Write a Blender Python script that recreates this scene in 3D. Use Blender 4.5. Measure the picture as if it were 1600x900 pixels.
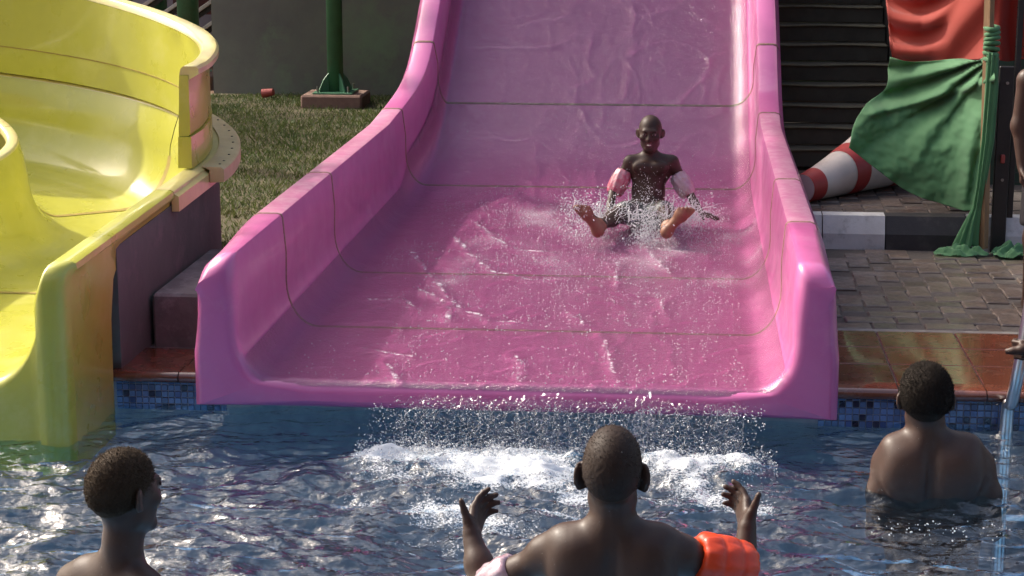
import bpy, math, random
import numpy as np
from mathutils import Vector, Matrix

for _o in list(bpy.data.objects):
    bpy.data.objects.remove(_o)
scene = bpy.context.scene
COL = scene.collection
rng = np.random.default_rng(11)
random.seed(5)

# ------------------------------------------------------------------ camera
F_PX, YAW, PITCH = 3000.0, math.radians(5.2), math.radians(12.2)
CAM = np.array([0.0, 0.0, 2.05])
c_f = np.array([-math.sin(YAW)*math.cos(PITCH), math.cos(YAW)*math.cos(PITCH), -math.sin(PITCH)])
c_r = np.array([math.cos(YAW), math.sin(YAW), 0.0])
c_u = np.cross(c_r, c_f)
cam_d = bpy.data.cameras.new('camera')
cam_d.sensor_width = 36.0
cam_d.lens = 36.0*F_PX/1600.0
cam_d.clip_start = 0.05
cam_d.clip_end = 600.0
cam = bpy.data.objects.new('camera', cam_d)
COL.objects.link(cam)
m = Matrix.Identity(4)
for i in range(3):
    m[i][0], m[i][1], m[i][2], m[i][3] = c_r[i], c_u[i], -c_f[i], CAM[i]
cam.matrix_world = m
scene.camera = cam

# ------------------------------------------------------------------ sky, sun, exposure
SUN = np.array([-0.66, 0.33, 0.66]); SUN /= np.linalg.norm(SUN)
world = bpy.data.worlds.new('World'); scene.world = world
world.use_nodes = True
wn = world.node_tree.nodes; wl = world.node_tree.links
bg = wn['Background']
sky = wn.new('ShaderNodeTexSky'); sky.sky_type = 'NISHITA'; sky.sun_disc = False
sky.sun_elevation = math.asin(SUN[2]); sky.sun_rotation = math.atan2(SUN[0], SUN[1])
sky.air_density = 1.0; sky.dust_density = 7.0; sky.ozone_density = 1.0
wl.new(sky.outputs[0], bg.inputs[0]); bg.inputs[1].default_value = 0.15
sun_d = bpy.data.lights.new('sun', 'SUN'); sun_d.energy = 2.5; sun_d.angle = math.radians(1.0)
sun_d.color = (1.0, 0.93, 0.82)
sun = bpy.data.objects.new('sun', sun_d); COL.objects.link(sun)
sun.rotation_euler = Vector(-SUN).to_track_quat('-Z', 'Y').to_euler()
scene.view_settings.view_transform = 'Standard'
scene.view_settings.look = 'None'
scene.view_settings.gamma = 1.0
scene.view_settings.use_curve_mapping = False
scene.view_settings.exposure = 1.03
cy = scene.cycles
cy.max_bounces = 8; cy.diffuse_bounces = 3; cy.glossy_bounces = 3; cy.transmission_bounces = 4
cy.transparent_max_bounces = 24; cy.caustics_reflective = False; cy.caustics_refractive = False
cy.use_denoising = True
cy.sample_clamp_indirect = 6.0

# ------------------------------------------------------------------ helpers
def pt(px, py, y):
    """point where the photo pixel's direction meets the vertical plane at distance y"""
    d = c_f*F_PX + c_r*(px-800) - c_u*(py-450)
    return CAM + d*((y-CAM[1])/d[1])

def ptz(px, py, z):
    d = c_f*F_PX + c_r*(px-800) - c_u*(py-450)
    return CAM + d*((z-CAM[2])/d[2])

WPOS = {}
def wpos(o):
    return WPOS.get(o.name, np.zeros(3)) if o is not None else np.zeros(3)

def empty(name, loc, label=None, cat=None, group=None, kind=None):
    o = bpy.data.objects.new(name, None); COL.objects.link(o)
    o.location = loc; o.empty_display_size = 0.1
    WPOS[o.name] = np.array(loc, float)
    tag(o, label, cat, group, kind)
    return o

def tag(o, label=None, cat=None, group=None, kind=None):
    if label: o['label'] = label
    if cat: o['category'] = cat
    if group: o['group'] = group
    if kind: o['kind'] = kind
    return o

def mesh_obj(name, verts, faces, mat, parent=None, smooth=False, mesh=None, loc=None):
    """verts in world coordinates; object origin at its base unless it is a part"""
    if mesh is None:
        v = np.asarray(verts, dtype=np.float64).reshape(-1, 3)
        if loc is None:
            loc = wpos(parent) if parent is not None else np.array([(v[:,0].min()+v[:,0].max())/2, (v[:,1].min()+v[:,1].max())/2, v[:,2].min()])
        loc = np.asarray(loc, float)
        mesh = bpy.data.meshes.new(name)
        vv = v - loc
        if isinstance(faces, np.ndarray) and faces.ndim == 2:
            n = faces.shape[1]; nf = len(faces)
            mesh.vertices.add(len(vv)); mesh.vertices.foreach_set('co', vv.astype(np.float32).ravel())
            mesh.loops.add(nf*n); mesh.loops.foreach_set('vertex_index', faces.astype(np.int32).ravel())
            mesh.polygons.add(nf); mesh.polygons.foreach_set('loop_start', np.arange(0, nf*n, n, dtype=np.int32))
            mesh.update(calc_edges=True); mesh.validate()
        else:
            mesh.from_pydata(vv.tolist(), [], [list(map(int, f)) for f in faces]); mesh.update()
        if smooth:
            mesh.polygons.foreach_set('use_smooth', [True]*len(mesh.polygons))
        if mat is not None: mesh.materials.append(mat)
    o = bpy.data.objects.new(name, mesh); COL.objects.link(o)
    o.location = np.asarray(loc, float) - wpos(parent)
    WPOS[o.name] = np.asarray(loc, float)
    if parent is not None: o.parent = parent
    return o

def box_vf(c, s, bev=0.0, rot=None):
    """box centre c, full sizes s, with a chamfer on all edges"""
    hx, hy, hz = s[0]/2, s[1]/2, s[2]/2
    if bev <= 0:
        v = np.array([[x*hx, y*hy, z*hz] for x in (-1,1) for y in (-1,1) for z in (-1,1)])
        f = [(0,1,3,2),(4,6,7,5),(0,4,5,1),(2,3,7,6),(0,2,6,4),(1,5,7,3)]
    else:
        b = min(bev, hx*.9, hy*.9, hz*.9)
        v = []; idx = {}
        for x in (-1,1):
            for y in (-1,1):
                for z in (-1,1):
                    for a in range(3):
                        p = [x*(hx-b), y*(hy-b), z*(hz-b)]
                        p[a] = (x*hx, y*hy, z*hz)[a]
                        idx[(x,y,z,a)] = len(v); v.append(p)
        v = np.array(v); f = []
        def q(*k): f.append([idx[i] for i in k])
        for sgn in (-1,1):
            q((sgn,-1,-1,0),(sgn,1,-1,0),(sgn,1,1,0),(sgn,-1,1,0))
            q((-1,sgn,-1,1),(1,sgn,-1,1),(1,sgn,1,1),(-1,sgn,1,1))
            q((-1,-1,sgn,2),(1,-1,sgn,2),(1,1,sgn,2),(-1,1,sgn,2))
        for a in (-1,1):
            for c2 in (-1,1):
                q((a,c2,-1,0),(a,c2,1,0),(a,c2,1,1),(a,c2,-1,1))
                q((a,-1,c2,0),(a,1,c2,0),(a,1,c2,2),(a,-1,c2,2))
                q((-1,a,c2,1),(1,a,c2,1),(1,a,c2,2),(-1,a,c2,2))
        for x in (-1,1):
            for y in (-1,1):
                for z in (-1,1):
                    q((x,y,z,0),(x,y,z,1),(x,y,z,2))
        # consistent outward winding
        ff = []
        for fc in f:
            p = v[fc]; n = np.cross(p[1]-p[0], p[2]-p[0])
            ff.append(fc if np.dot(n, p.mean(0)) > 0 else fc[::-1])
        f = ff
    if rot is not None: v = v @ np.asarray(rot).T
    return v + np.asarray(c, float), [tuple(x) for x in f]

class MB:
    def __init__(s): s.v = []; s.f = []; s.n = 0
    def add(s, v, f):
        v = np.asarray(v, float); s.v.append(v)
        s.f += [tuple(int(i)+s.n for i in q) for q in f]; s.n += len(v); return s
    def box(s, c, size, bev=0.0, rot=None): return s.add(*box_vf(c, size, bev, rot))
    def bar(s, a, b, r, n=12, r2=None): return s.add(*tube_vf([a, b], [r, r if r2 is None else r2], n))
    def tube(s, pts, r, n=10): return s.add(*tube_vf(pts, r, n))
    def build(s, name, mat, parent=None, smooth=False):
        return mesh_obj(name, np.vstack(s.v), s.f, mat, parent, smooth)

def tube_vf(pts, r, n=10, cap=True):
    pts = np.asarray(pts, float); k = len(pts)
    r = np.full(k, r) if np.isscalar(r) else np.asarray(r, float)
    t = np.gradient(pts, axis=0) if k > 2 else np.repeat((pts[1]-pts[0])[None], 2, 0)
    t /= np.linalg.norm(t, axis=1)[:, None] + 1e-12
    ref = np.array([0, 0, 1.0]) if abs(t[0][2]) < .9 else np.array([1.0, 0, 0])
    v = []
    side = np.cross(ref, t[0]); side /= np.linalg.norm(side)
    for i in range(k):
        side = side - t[i]*np.dot(side, t[i]); side /= np.linalg.norm(side)+1e-12
        up = np.cross(t[i], side)
        for j in range(n):
            a = 2*math.pi*j/n
            v.append(pts[i] + r[i]*(math.cos(a)*side + math.sin(a)*up))
    f = [(i*n+j, i*n+(j+1) % n, (i+1)*n+(j+1) % n, (i+1)*n+j) for i in range(k-1) for j in range(n)]
    if cap:
        f.append(tuple(range(n))[::-1]); f.append(tuple((k-1)*n+j for j in range(n)))
    return np.array(v), f

def grid_faces(nu, nv):
    i, j = np.meshgrid(np.arange(nu-1), np.arange(nv-1), indexing='ij')
    a = (i*nv+j).ravel()
    return np.stack([a, a+nv, a+nv+1, a+1], 1)

_perm = np.random.default_rng(3).permutation(512)
_grad = np.random.default_rng(4).normal(size=(512, 3)); _grad /= np.linalg.norm(_grad, axis=1)[:, None]
def pnoise(x, y, z=0.0):
    x, y, z = np.broadcast_arrays(np.asarray(x, float), np.asarray(y, float), np.asarray(z, float))
    xi, yi, zi = np.floor(x).astype(int), np.floor(y).astype(int), np.floor(z).astype(int)
    xf, yf, zf = x-xi, y-yi, z-zi
    fade = lambda t: t*t*t*(t*(t*6-15)+10)
    u, v, w = fade(xf), fade(yf), fade(zf)
    def g(dx, dy, dz):
        h = _perm[(_perm[(_perm[(xi+dx) & 511] + yi+dy) & 511] + zi+dz) & 511]
        gr = _grad[h]
        return gr[...,0]*(xf-dx) + gr[...,1]*(yf-dy) + gr[...,2]*(zf-dz)
    l = lambda a, b, t: a+(b-a)*t
    return l(l(l(g(0,0,0), g(1,0,0), u), l(g(0,1,0), g(1,1,0), u), v),
             l(l(g(0,0,1), g(1,0,1), u), l(g(0,1,1), g(1,1,1), u), v), w)
def fbm(x, y, z=0.0, o=3):
    s = 0; a = 1.0
    for k in range(o):
        s = s + a*pnoise(np.asarray(x)*2**k+k*17.3, np.asarray(y)*2**k, np.asarray(z)*2**k); a *= .5
    return s
def sstep(a, b, x):
    t = np.clip((np.asarray(x, float)-a)/(b-a), 0, 1); return t*t*(3-2*t)

# ------------------------------------------------------------------ materials
def new_mat(name):
    mt = bpy.data.materials.new(name); mt.use_nodes = True
    nt = mt.node_tree; nt.nodes.clear()
    out = nt.nodes.new('ShaderNodeOutputMaterial')
    return mt, nt, out
def N(nt, t, **kw):
    n = nt.nodes.new(t)
    for k, v in kw.items():
        if k in n.inputs: n.inputs[k].default_value = v
        else: setattr(n, k, v)
    return n
def rgb(c): return (c[0], c[1], c[2], 1.0)

def surf(name, col, rough=.5, col2=None, nscale=6.0, bump=0.0, bscale=40.0, rough2=None, coat=0.0, coat_r=.05,
         spec=.5, metal=0.0, rand=0.0, stain=None, stain_scale=2.0, stain_amt=.5, sheen=0.0, trans=0.0, bdist=.004, stretch=None):
    mt, nt, out = new_mat(name)
    L = nt.links.new
    b = N(nt, 'ShaderNodeBsdfPrincipled')
    b.inputs['Roughness'].default_value = rough; b.inputs['Metallic'].default_value = metal
    b.inputs['Specular IOR Level'].default_value = spec
    b.inputs['Coat Weight'].default_value = coat; b.inputs['Coat Roughness'].default_value = coat_r
    if sheen: b.inputs['Sheen Weight'].default_value = sheen
    tc = N(nt, 'ShaderNodeTexCoord'); vec = tc.outputs['Object']
    if stretch:
        mp = N(nt, 'ShaderNodeMapping'); mp.inputs['Scale'].default_value = stretch
        L(vec, mp.inputs['Vector']); vec = mp.outputs[0]
    n1 = N(nt, 'ShaderNodeTexNoise', Scale=nscale, Detail=6.0, Roughness=.6); L(vec, n1.inputs['Vector'])
    mx = N(nt, 'ShaderNodeMix', data_type='RGBA')
    c2 = col2 if col2 else tuple(c*.75 for c in col)
    mx.inputs['A'].default_value = rgb(col); mx.inputs['B'].default_value = rgb(c2)
    rp = N(nt, 'ShaderNodeMapRange'); rp.inputs['From Min'].default_value = .35; rp.inputs['From Max'].default_value = .68
    L(n1.outputs['Fac'], rp.inputs['Value']); L(rp.outputs[0], mx.inputs['Factor'])
    cur = mx.outputs['Result']
    if stain:
        n2 = N(nt, 'ShaderNodeTexNoise', Scale=stain_scale, Detail=8.0, Roughness=.7); L(vec, n2.inputs['Vector'])
        r2 = N(nt, 'ShaderNodeMapRange'); r2.inputs['From Min'].default_value = .52; r2.inputs['From Max'].default_value = .68
        r2.inputs['To Max'].default_value = stain_amt
        L(n2.outputs['Fac'], r2.inputs['Value'])
        m2 = N(nt, 'ShaderNodeMix', data_type='RGBA'); L(r2.outputs[0], m2.inputs['Factor'])
        L(cur, m2.inputs['A']); m2.inputs['B'].default_value = rgb(stain); cur = m2.outputs['Result']
    if rand:
        oi = N(nt, 'ShaderNodeObjectInfo')
        r3 = N(nt, 'ShaderNodeMapRange'); r3.inputs['To Min'].default_value = 1-rand; r3.inputs['To Max'].default_value = 1+rand
        L(oi.outputs['Random'], r3.inputs['Value'])
        m3 = N(nt, 'ShaderNodeVectorMath', operation='SCALE'); L(cur, m3.inputs[0]); L(r3.outputs[0], m3.inputs['Scale'])
        cur = m3.outputs[0]
    L(cur, b.inputs['Base Color'])
    if rough2 is not None:
        r4 = N(nt, 'ShaderNodeMapRange'); r4.inputs['To Min'].default_value = rough; r4.inputs['To Max'].default_value = rough2
        r4.inputs['From Min'].default_value = .35; r4.inputs['From Max'].default_value = .65
        n4 = N(nt, 'ShaderNodeTexNoise', Scale=nscale*2.3, Detail=4.0); L(vec, n4.inputs['Vector'])
        L(n4.outputs['Fac'], r4.inputs['Value']); L(r4.outputs[0], b.inputs['Roughness'])
    if bump:
        n5 = N(nt, 'ShaderNodeTexNoise', Scale=bscale, Detail=5.0, Roughness=.6); L(vec, n5.inputs['Vector'])
        bp = N(nt, 'ShaderNodeBump', Strength=bump, Distance=bdist); L(n5.outputs['Fac'], bp.inputs['Height'])
        L(bp.outputs[0], b.inputs['Normal'])
    last = b.outputs[0]
    if trans:
        tr = N(nt, 'ShaderNodeBsdfTranslucent'); L(cur, tr.inputs['Color'])
        ms = N(nt, 'ShaderNodeMixShader', Fac=trans); L(b.outputs[0], ms.inputs[1]); L(tr.outputs[0], ms.inputs[2]); last = ms.outputs[0]
    L(last, out.inputs['Surface'])
    return mt

def water_mat(name, tint, rough, bumps, foam_col=(.8,.82,.84), foam=True, spec_boost=1.0, sparkle=0.0):
    """thin water: clear body + fresnel reflection, foam from the 'foam' attribute"""
    mt, nt, out = new_mat(name); L = nt.links.new
    tc = N(nt, 'ShaderNodeTexCoord')
    h = None
    for sc, am, st in bumps:
        mp = N(nt, 'ShaderNodeMapping'); mp.inputs['Scale'].default_value = st; L(tc.outputs['Object'], mp.inputs['Vector'])
        n = N(nt, 'ShaderNodeTexNoise', Scale=sc, Detail=3.0, Roughness=.55); L(mp.outputs[0], n.inputs['Vector'])
        mu = N(nt, 'ShaderNodeMath', operation='MULTIPLY'); mu.inputs[1].default_value = am; L(n.outputs['Fac'], mu.inputs[0])
        if h is None: h = mu.outputs[0]
        else:
            ad = N(nt, 'ShaderNodeMath', operation='ADD'); L(h, ad.inputs[0]); L(mu.outputs[0], ad.inputs[1]); h = ad.outputs[0]
    bp = N(nt, 'ShaderNodeBump', Strength=1.0, Distance=1.0); L(h, bp.inputs['Height'])
    fr = N(nt, 'ShaderNodeFresnel', IOR=1.36); L(bp.outputs[0], fr.inputs['Normal'])
    tr = N(nt, 'ShaderNodeBsdfTransparent'); tr.inputs['Color'].default_value = rgb(tint)
    gl = N(nt, 'ShaderNodeBsdfGlossy', Roughness=rough); L(bp.outputs[0], gl.inputs['Normal'])
    gl.inputs['Color'].default_value = (1,1,1,1)
    f2 = N(nt, 'ShaderNodeMath', operation='MULTIPLY_ADD', use_clamp=True); L(fr.outputs[0], f2.inputs[0])
    f2.inputs[1].default_value = spec_boost; f2.inputs[2].default_value = sparkle
    ms = N(nt, 'ShaderNodeMixShader'); L(f2.outputs[0], ms.inputs['Fac']); L(tr.outputs[0], ms.inputs[1]); L(gl.outputs[0], ms.inputs[2])
    last = ms.outputs[0]
    if foam:
        at = N(nt, 'ShaderNodeAttribute', attribute_name='foam')
        n = N(nt, 'ShaderNodeTexNoise', Scale=110.0, Detail=4.0, Roughness=.7); L(tc.outputs['Object'], n.inputs['Vector'])
        ad = N(nt, 'ShaderNodeMath', operation='ADD'); L(at.outputs['Fac'], ad.inputs[0]); L(n.outputs['Fac'], ad.inputs[1])
        rp = N(nt, 'ShaderNodeMapRange'); rp.inputs['From Min'].default_value = .94; rp.inputs['From Max'].default_value = 1.10
        L(ad.outputs[0], rp.inputs['Value'])
        fb = N(nt, 'ShaderNodeBsdfPrincipled'); fb.inputs['Base Color'].default_value = rgb(foam_col)
        fb.inputs['Roughness'].default_value = .35; L(bp.outputs[0], fb.inputs['Normal'])
        tl = N(nt, 'ShaderNodeBsdfTranslucent'); tl.inputs['Color'].default_value = rgb(foam_col)
        mf = N(nt, 'ShaderNodeMixShader', Fac=.45); L(fb.outputs[0], mf.inputs[1]); L(tl.outputs[0], mf.inputs[2])
        m2 = N(nt, 'ShaderNodeMixShader'); L(rp.outputs[0], m2.inputs['Fac']); L(last, m2.inputs[1]); L(mf.outputs[0], m2.inputs[2])
        last = m2.outputs[0]
    L(last, out.inputs['Surface'])
    return mt

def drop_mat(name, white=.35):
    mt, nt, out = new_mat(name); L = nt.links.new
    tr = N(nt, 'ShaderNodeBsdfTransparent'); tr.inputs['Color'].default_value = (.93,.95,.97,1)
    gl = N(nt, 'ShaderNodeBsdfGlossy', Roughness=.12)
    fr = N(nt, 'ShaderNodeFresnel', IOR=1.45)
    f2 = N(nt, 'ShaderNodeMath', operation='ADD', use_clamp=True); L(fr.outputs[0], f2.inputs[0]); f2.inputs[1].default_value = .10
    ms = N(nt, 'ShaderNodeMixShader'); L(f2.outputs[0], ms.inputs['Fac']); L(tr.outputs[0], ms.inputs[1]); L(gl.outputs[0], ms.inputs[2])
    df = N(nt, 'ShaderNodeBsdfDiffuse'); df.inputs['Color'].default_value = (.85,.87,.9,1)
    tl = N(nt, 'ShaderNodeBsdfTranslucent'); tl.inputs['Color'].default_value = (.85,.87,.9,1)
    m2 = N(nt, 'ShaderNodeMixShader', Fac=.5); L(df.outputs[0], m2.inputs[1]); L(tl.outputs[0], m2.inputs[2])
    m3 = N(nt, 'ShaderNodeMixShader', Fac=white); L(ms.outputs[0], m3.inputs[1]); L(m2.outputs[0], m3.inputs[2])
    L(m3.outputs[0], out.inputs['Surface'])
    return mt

M = {}
M['pink'] = surf('pink_gelcoat', (.54,.125,.320), .28, (.49,.106,.285), 3.0, coat=.5, coat_r=.08, bump=.05, bscale=9, bdist=.01, stain=(.62,.28,.42), stain_scale=5, stain_amt=.25, rough2=.42)
M['pink_worn'] = surf('pink_rim_worn', (.55,.16,.31), .42, (.60,.30,.40), 14.0, coat=.3, coat_r=.15, bump=.12, bscale=60, stain=(.70,.47,.52), stain_scale=22, stain_amt=.55)
M['sealant'] = surf('sealant', (.20,.11,.08), .7, (.32,.17,.15), 60, bump=.3, bscale=200)
M['yellow'] = surf('yellow_gelcoat', (.50,.485,.065), .25, (.46,.44,.055), 2.5, coat=.5, coat_r=.07, bump=.04, bscale=7, bdist=.01, stain=(.66,.62,.22), stain_scale=3, stain_amt=.35, rough2=.4)
M['yellow_rim'] = surf('yellow_rim', (.70,.62,.24), .3, (.62,.52,.20), 12, coat=.4, coat_r=.15, bump=.08, bscale=50, stain=(.55,.42,.25), stain_scale=9, stain_amt=.45)
M['cream'] = surf('cream_flange', (.60,.50,.26), .45, (.52,.42,.20), 10, bump=.1, bscale=60, stain=(.40,.30,.20), stain_scale=8, stain_amt=.4)
M['yellow_seam'] = surf('yellow_seam', (.30,.21,.05), .7, (.40,.30,.06), 40)
M['plaster'] = surf('grey_plaster', (.115,.135,.110), .8, (.090,.105,.086), 4, bump=.4, bscale=30, stain=(.20,.18,.16), stain_scale=6, stain_amt=.5)
M['cement'] = surf('cement', (.22,.20,.18), .8, (.14,.12,.11), 8, bump=.5, bscale=40, stain=(.36,.34,.31), stain_scale=10, stain_amt=.6)
M['terracotta'] = surf('terracotta', (.21,.062,.030), .16, (.14,.040,.022), 5, coat=.9, coat_r=.05, rand=.15, bump=.08, bscale=30, stain=(.24,.11,.06), stain_scale=6, stain_amt=.5, rough2=.32)
M['grout'] = surf('grout', (.16,.13,.11), .85, (.22,.19,.17), 30, bump=.3, bscale=120)
M['paver'] = surf('wet_paver', (.120,.088,.070), .34, (.072,.052,.043), 12, coat=.5, coat_r=.15, rand=.30, bump=.6, bscale=70, stain=(.24,.20,.175), stain_scale=14, stain_amt=.6, rough2=.65)
M['sand'] = surf('joint_sand', (.055,.045,.04), .9, (.10,.085,.075), 60, bump=.5, bscale=200)
M['earth'] = surf('earth', (.14,.08,.045), .95, (.20,.12,.07), 3, bump=.6, bscale=25, stain=(.10,.10,.04), stain_scale=2.2, stain_amt=.6)
M['kerb_white'] = surf('kerb_white', (.55,.55,.55), .6, (.46,.45,.44), 9, bump=.3, bscale=60, stain=(.20,.19,.19), stain_scale=12, stain_amt=.6)
M['kerb_black'] = surf('kerb_black', (.022,.021,.024), .6, (.035,.032,.033), 9, bump=.4, bscale=60, stain=(.09,.08,.08), stain_scale=9, stain_amt=.4)
M['tile_blue'] = surf('tile_blue', (.16,.25,.44), .15, (.12,.20,.38), 60, rand=.30, coat=.5)
M['tile_navy'] = surf('tile_navy', (.012,.016,.045), .15, (.02,.025,.06), 60, rand=.3, coat=.5)
M['tile_mid'] = surf('tile_mid', (.08,.13,.30), .15, (.06,.10,.24), 60, rand=.3, coat=.5)
M['tile_grout'] = surf('tile_grout', (.42,.42,.42), .8, (.30,.31,.33), 20)
M['pool_floor'] = surf('pool_floor', (.34,.59,.84), .4, (.28,.52,.77), 9, stain=(.42,.66,.88), stain_scale=1.5, stain_amt=.5)
M['grass'] = surf('grass_blades', (.062,.105,.026), .55, (.105,.120,.036), 3.0, trans=.35)
M['soil_grass'] = surf('turf_soil', (.06,.05,.025), .95, (.09,.075,.03), 8, bump=.7, bscale=60)
M['wall_dark'] = surf('stained_wall', (.19,.20,.145), .8, (.14,.135,.11), 1.6, bump=.5, bscale=18, stain=(.20,.29,.15), stain_scale=1.1, stain_amt=.8)
M['green_paint'] = surf('green_paint', (.065,.20,.105), .45, (.052,.16,.084), 9, bump=.1, bscale=30, stain=(.06,.05,.035), stain_scale=6, stain_amt=.4)
M['footing'] = surf('footing', (.24,.15,.11), .9, (.17,.10,.08), 9, bump=.6, bscale=50, stain=(.12,.11,.06), stain_scale=7, stain_amt=.6)
M['steel'] = surf('stainless', (.72,.72,.71), .28, (.70,.70,.69), 3, metal=1.0)
M['bolt'] = surf('zinc_bolt', (.4,.4,.4), .35, metal=1.0)
M['stair_turf'] = surf('stair_carpet', (.090,.088,.064), .95, (.068,.064,.048), 9, bump=1.0, bscale=300)
M['stair_edge'] = surf('stair_nosing', (.16,.150,.09), .8, (.11,.10,.065), 14, bump=.4, bscale=120)
M['black_paint'] = surf('black_paint', (.012,.012,.014), .45, (.02,.02,.02), 12, bump=.1, bscale=60)
M['grey_panel'] = surf('grey_panel', (.34,.29,.31), .6, (.26,.22,.24), 4, bump=.1, bscale=20)
M['pale_bar'] = surf('pale_bar', (.62,.56,.48), .5, (.48,.42,.36), 12)
M['rust_red'] = surf('rust_red', (.16,.045,.035), .7, (.10,.035,.03), 5, bump=.2, bscale=20)
M['wood'] = surf('timber', (.30,.185,.09), .7, (.22,.13,.06), 4, bump=.3, bscale=30, stretch=(12,12,1), stain=(.12,.07,.04), stain_scale=3, stain_amt=.4)
M['red_cloth'] = surf('red_cloth', (.46,.052,.030), .75, (.40,.042,.026), 3, sheen=.3, bump=.15, bscale=400, bdist=.001, trans=.38)
M['green_cloth'] = surf('green_cloth', (.105,.30,.13), .75, (.090,.255,.11), 3, sheen=.3, bump=.15, bscale=400, bdist=.001, trans=.38)
M['white_cone'] = surf('white_paint', (.56,.50,.46), .5, (.46,.40,.37), 4, bump=.1, bscale=20, stain=(.32,.25,.22), stain_scale=4, stain_amt=.5)
M['red_band'] = surf('red_band', (.34,.030,.028), .5, (.27,.024,.022), 6)
M['red_cup'] = surf('red_cup', (.40,.07,.055), .5)
M['skin'] = surf('skin', (.047,.0245,.0165), .50, (.035,.018,.012), 14, coat=.08, coat_r=.30, spec=.30, bump=.18, bscale=120, bdist=.002, stain=(.064,.032,.021), stain_scale=7, stain_amt=.5)
M['skin_warm'] = surf('skin_warm', (.062,.033,.023), .50, (.048,.025,.017), 14, coat=.08, coat_r=.30, spec=.30, bump=.18, bscale=120, bdist=.002)
M['sole'] = surf('foot_sole', (.27,.125,.070), .5, (.20,.088,.048), 25, bump=.15, bscale=90, bdist=.002)
M['shaved'] = surf('shaved_scalp', (.026,.0145,.0095), .6, (.020,.011,.0075), 60, bump=.2, bscale=420, bdist=.002, spec=.2)
M['shaved_s'] = surf('shaved_scalp_boy', (.040,.020,.013), .5, (.032,.016,.010), 60, bump=.2, bscale=300, bdist=.002, spec=.3)
M['hair'] = surf('hair', (.012,.009,.007), .75, (.020,.014,.010), 160, bump=.6, bscale=420, bdist=.003, spec=.12)
M['hair_lit'] = surf('hair_brown', (.050,.032,.018), .65, (.032,.021,.012), 160, bump=.6, bscale=420, bdist=.003, spec=.12)  # brown of sunlit hair put into the base colour
M['eye_white'] = surf('eye_white', (.30,.26,.23), .35)
M['eye_dark'] = surf('eye_dark', (.012,.008,.006), .15)
M['lip'] = surf('lips', (.085,.038,.032), .4)
M['teeth'] = surf('teeth', (.6,.57,.5), .4)
M['shorts'] = surf('wet_shorts', (.045,.05,.05), .5, (.07,.08,.075), 20, coat=.3, coat_r=.3, bump=.4, bscale=30, bdist=.01)
M['shorts_black'] = surf('black_shorts', (.012,.012,.015), .5, coat=.3, coat_r=.3)
M['orange_vinyl'] = surf('orange_vinyl', (.78,.080,.020), .38, (.70,.062,.015), 8, coat=.2, coat_r=.2, trans=.25, bump=.12, bscale=24, bdist=.01)
M['pink_vinyl'] = surf('pink_vinyl', (.62,.12,.20), .25, (.62,.40,.42), 34, coat=.6, coat_r=.1, trans=.25, bump=.15, bscale=30, bdist=.01)
M['white_vinyl'] = surf('clear_vinyl', (.62,.52,.56), .22, (.55,.34,.42), 26, coat=.7, coat_r=.08, trans=.3, stain=(.55,.30,.10), stain_scale=18, stain_amt=.5, bump=.2, bscale=30, bdist=.01)
M['roof_sheet'] = surf('roof_sheet', (.25,.11,.08), .6)
M['leaf'] = surf('leaf', (.055,.095,.022), .5, (.08,.11,.03), 2, trans=.4)
M['bark'] = surf('bark', (.12,.085,.06), .9, (.08,.055,.04), 6, bump=.8, bscale=20)
M['net'] = surf('green_net', (.030,.060,.038), .8)
M['pool_water'] = water_mat('pool_water', (.72,.87,.95), .085, [(6,.030,(1,1.6,1)), (22,.0060,(1,1.5,1)), (80,.0012,(1,1.2,1))], spec_boost=1.8)
M['film'] = water_mat('slide_water', (.995,.985,.99), .12, [(70,.0045,(1,.6,1)), (210,.0026,(1,.7,1))], spec_boost=1.15, sparkle=.0)
M['beads'] = drop_mat('water_beads', .02)
M['sheet'] = water_mat('water_sheet', (.97,.97,.98), .2, [(60,.006,(1,1,.5)), (170,.003,(1,1,.5))], foam_col=(.60,.62,.68), spec_boost=.8)
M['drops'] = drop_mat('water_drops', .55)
M['strand'] = drop_mat('water_strands', .16)

def sharp(o, deg=38):
    o.data.polygons.foreach_set('use_smooth', [True]*len(o.data.polygons))
    o.data.set_sharp_from_angle(angle=math.radians(deg))
    return o

# ------------------------------------------------------------------ the setting: ground, pool, paving
WALL_Y = 7.20
def ring_sheet(x0, x1, y0, y1, X0, X1, Y0, Y1, z):
    v = [(X0,Y0,z),(X1,Y0,z),(X1,Y1,z),(X0,Y1,z),(x0,y0,z),(x1,y0,z),(x1,y1,z),(x0,y1,z)]
    f = [(0,1,5,4),(1,2,6,5),(2,3,7,6),(3,0,4,7)]
    return v, f
v, f = ring_sheet(-9.05, 9.05, .6, WALL_Y+.05, -200, 200, -120, 260, .09)
tag(mesh_obj('ground', v, f, M['earth']), kind='structure')
# pool shell
mb = MB()
mb.add([(-9,.6,-1.1),(9,.6,-1.1),(9,WALL_Y,-1.1),(-9,WALL_Y,-1.1)], [(0,1,2,3)])
pool_floor = tag(mb.build('pool_floor', M['pool_floor']), kind='structure')
mb = MB(); mb.box((0, .5, -.51), (18.3, .2, 1.2)); mb.box((-9.1, 3.9, -.51), (.2, 6.6, 1.2)); mb.box((9.1, 3.9, -.51), (.2, 6.6, 1.2))
tag(mb.build('pool_side_wall', M['tile_mid']), kind='structure')
pool_wall = tag(mesh_obj('pool_wall', *box_vf((0, WALL_Y+.075, -.5), (18.2, .15, 1.2)), M['tile_grout']), kind='structure')
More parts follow.
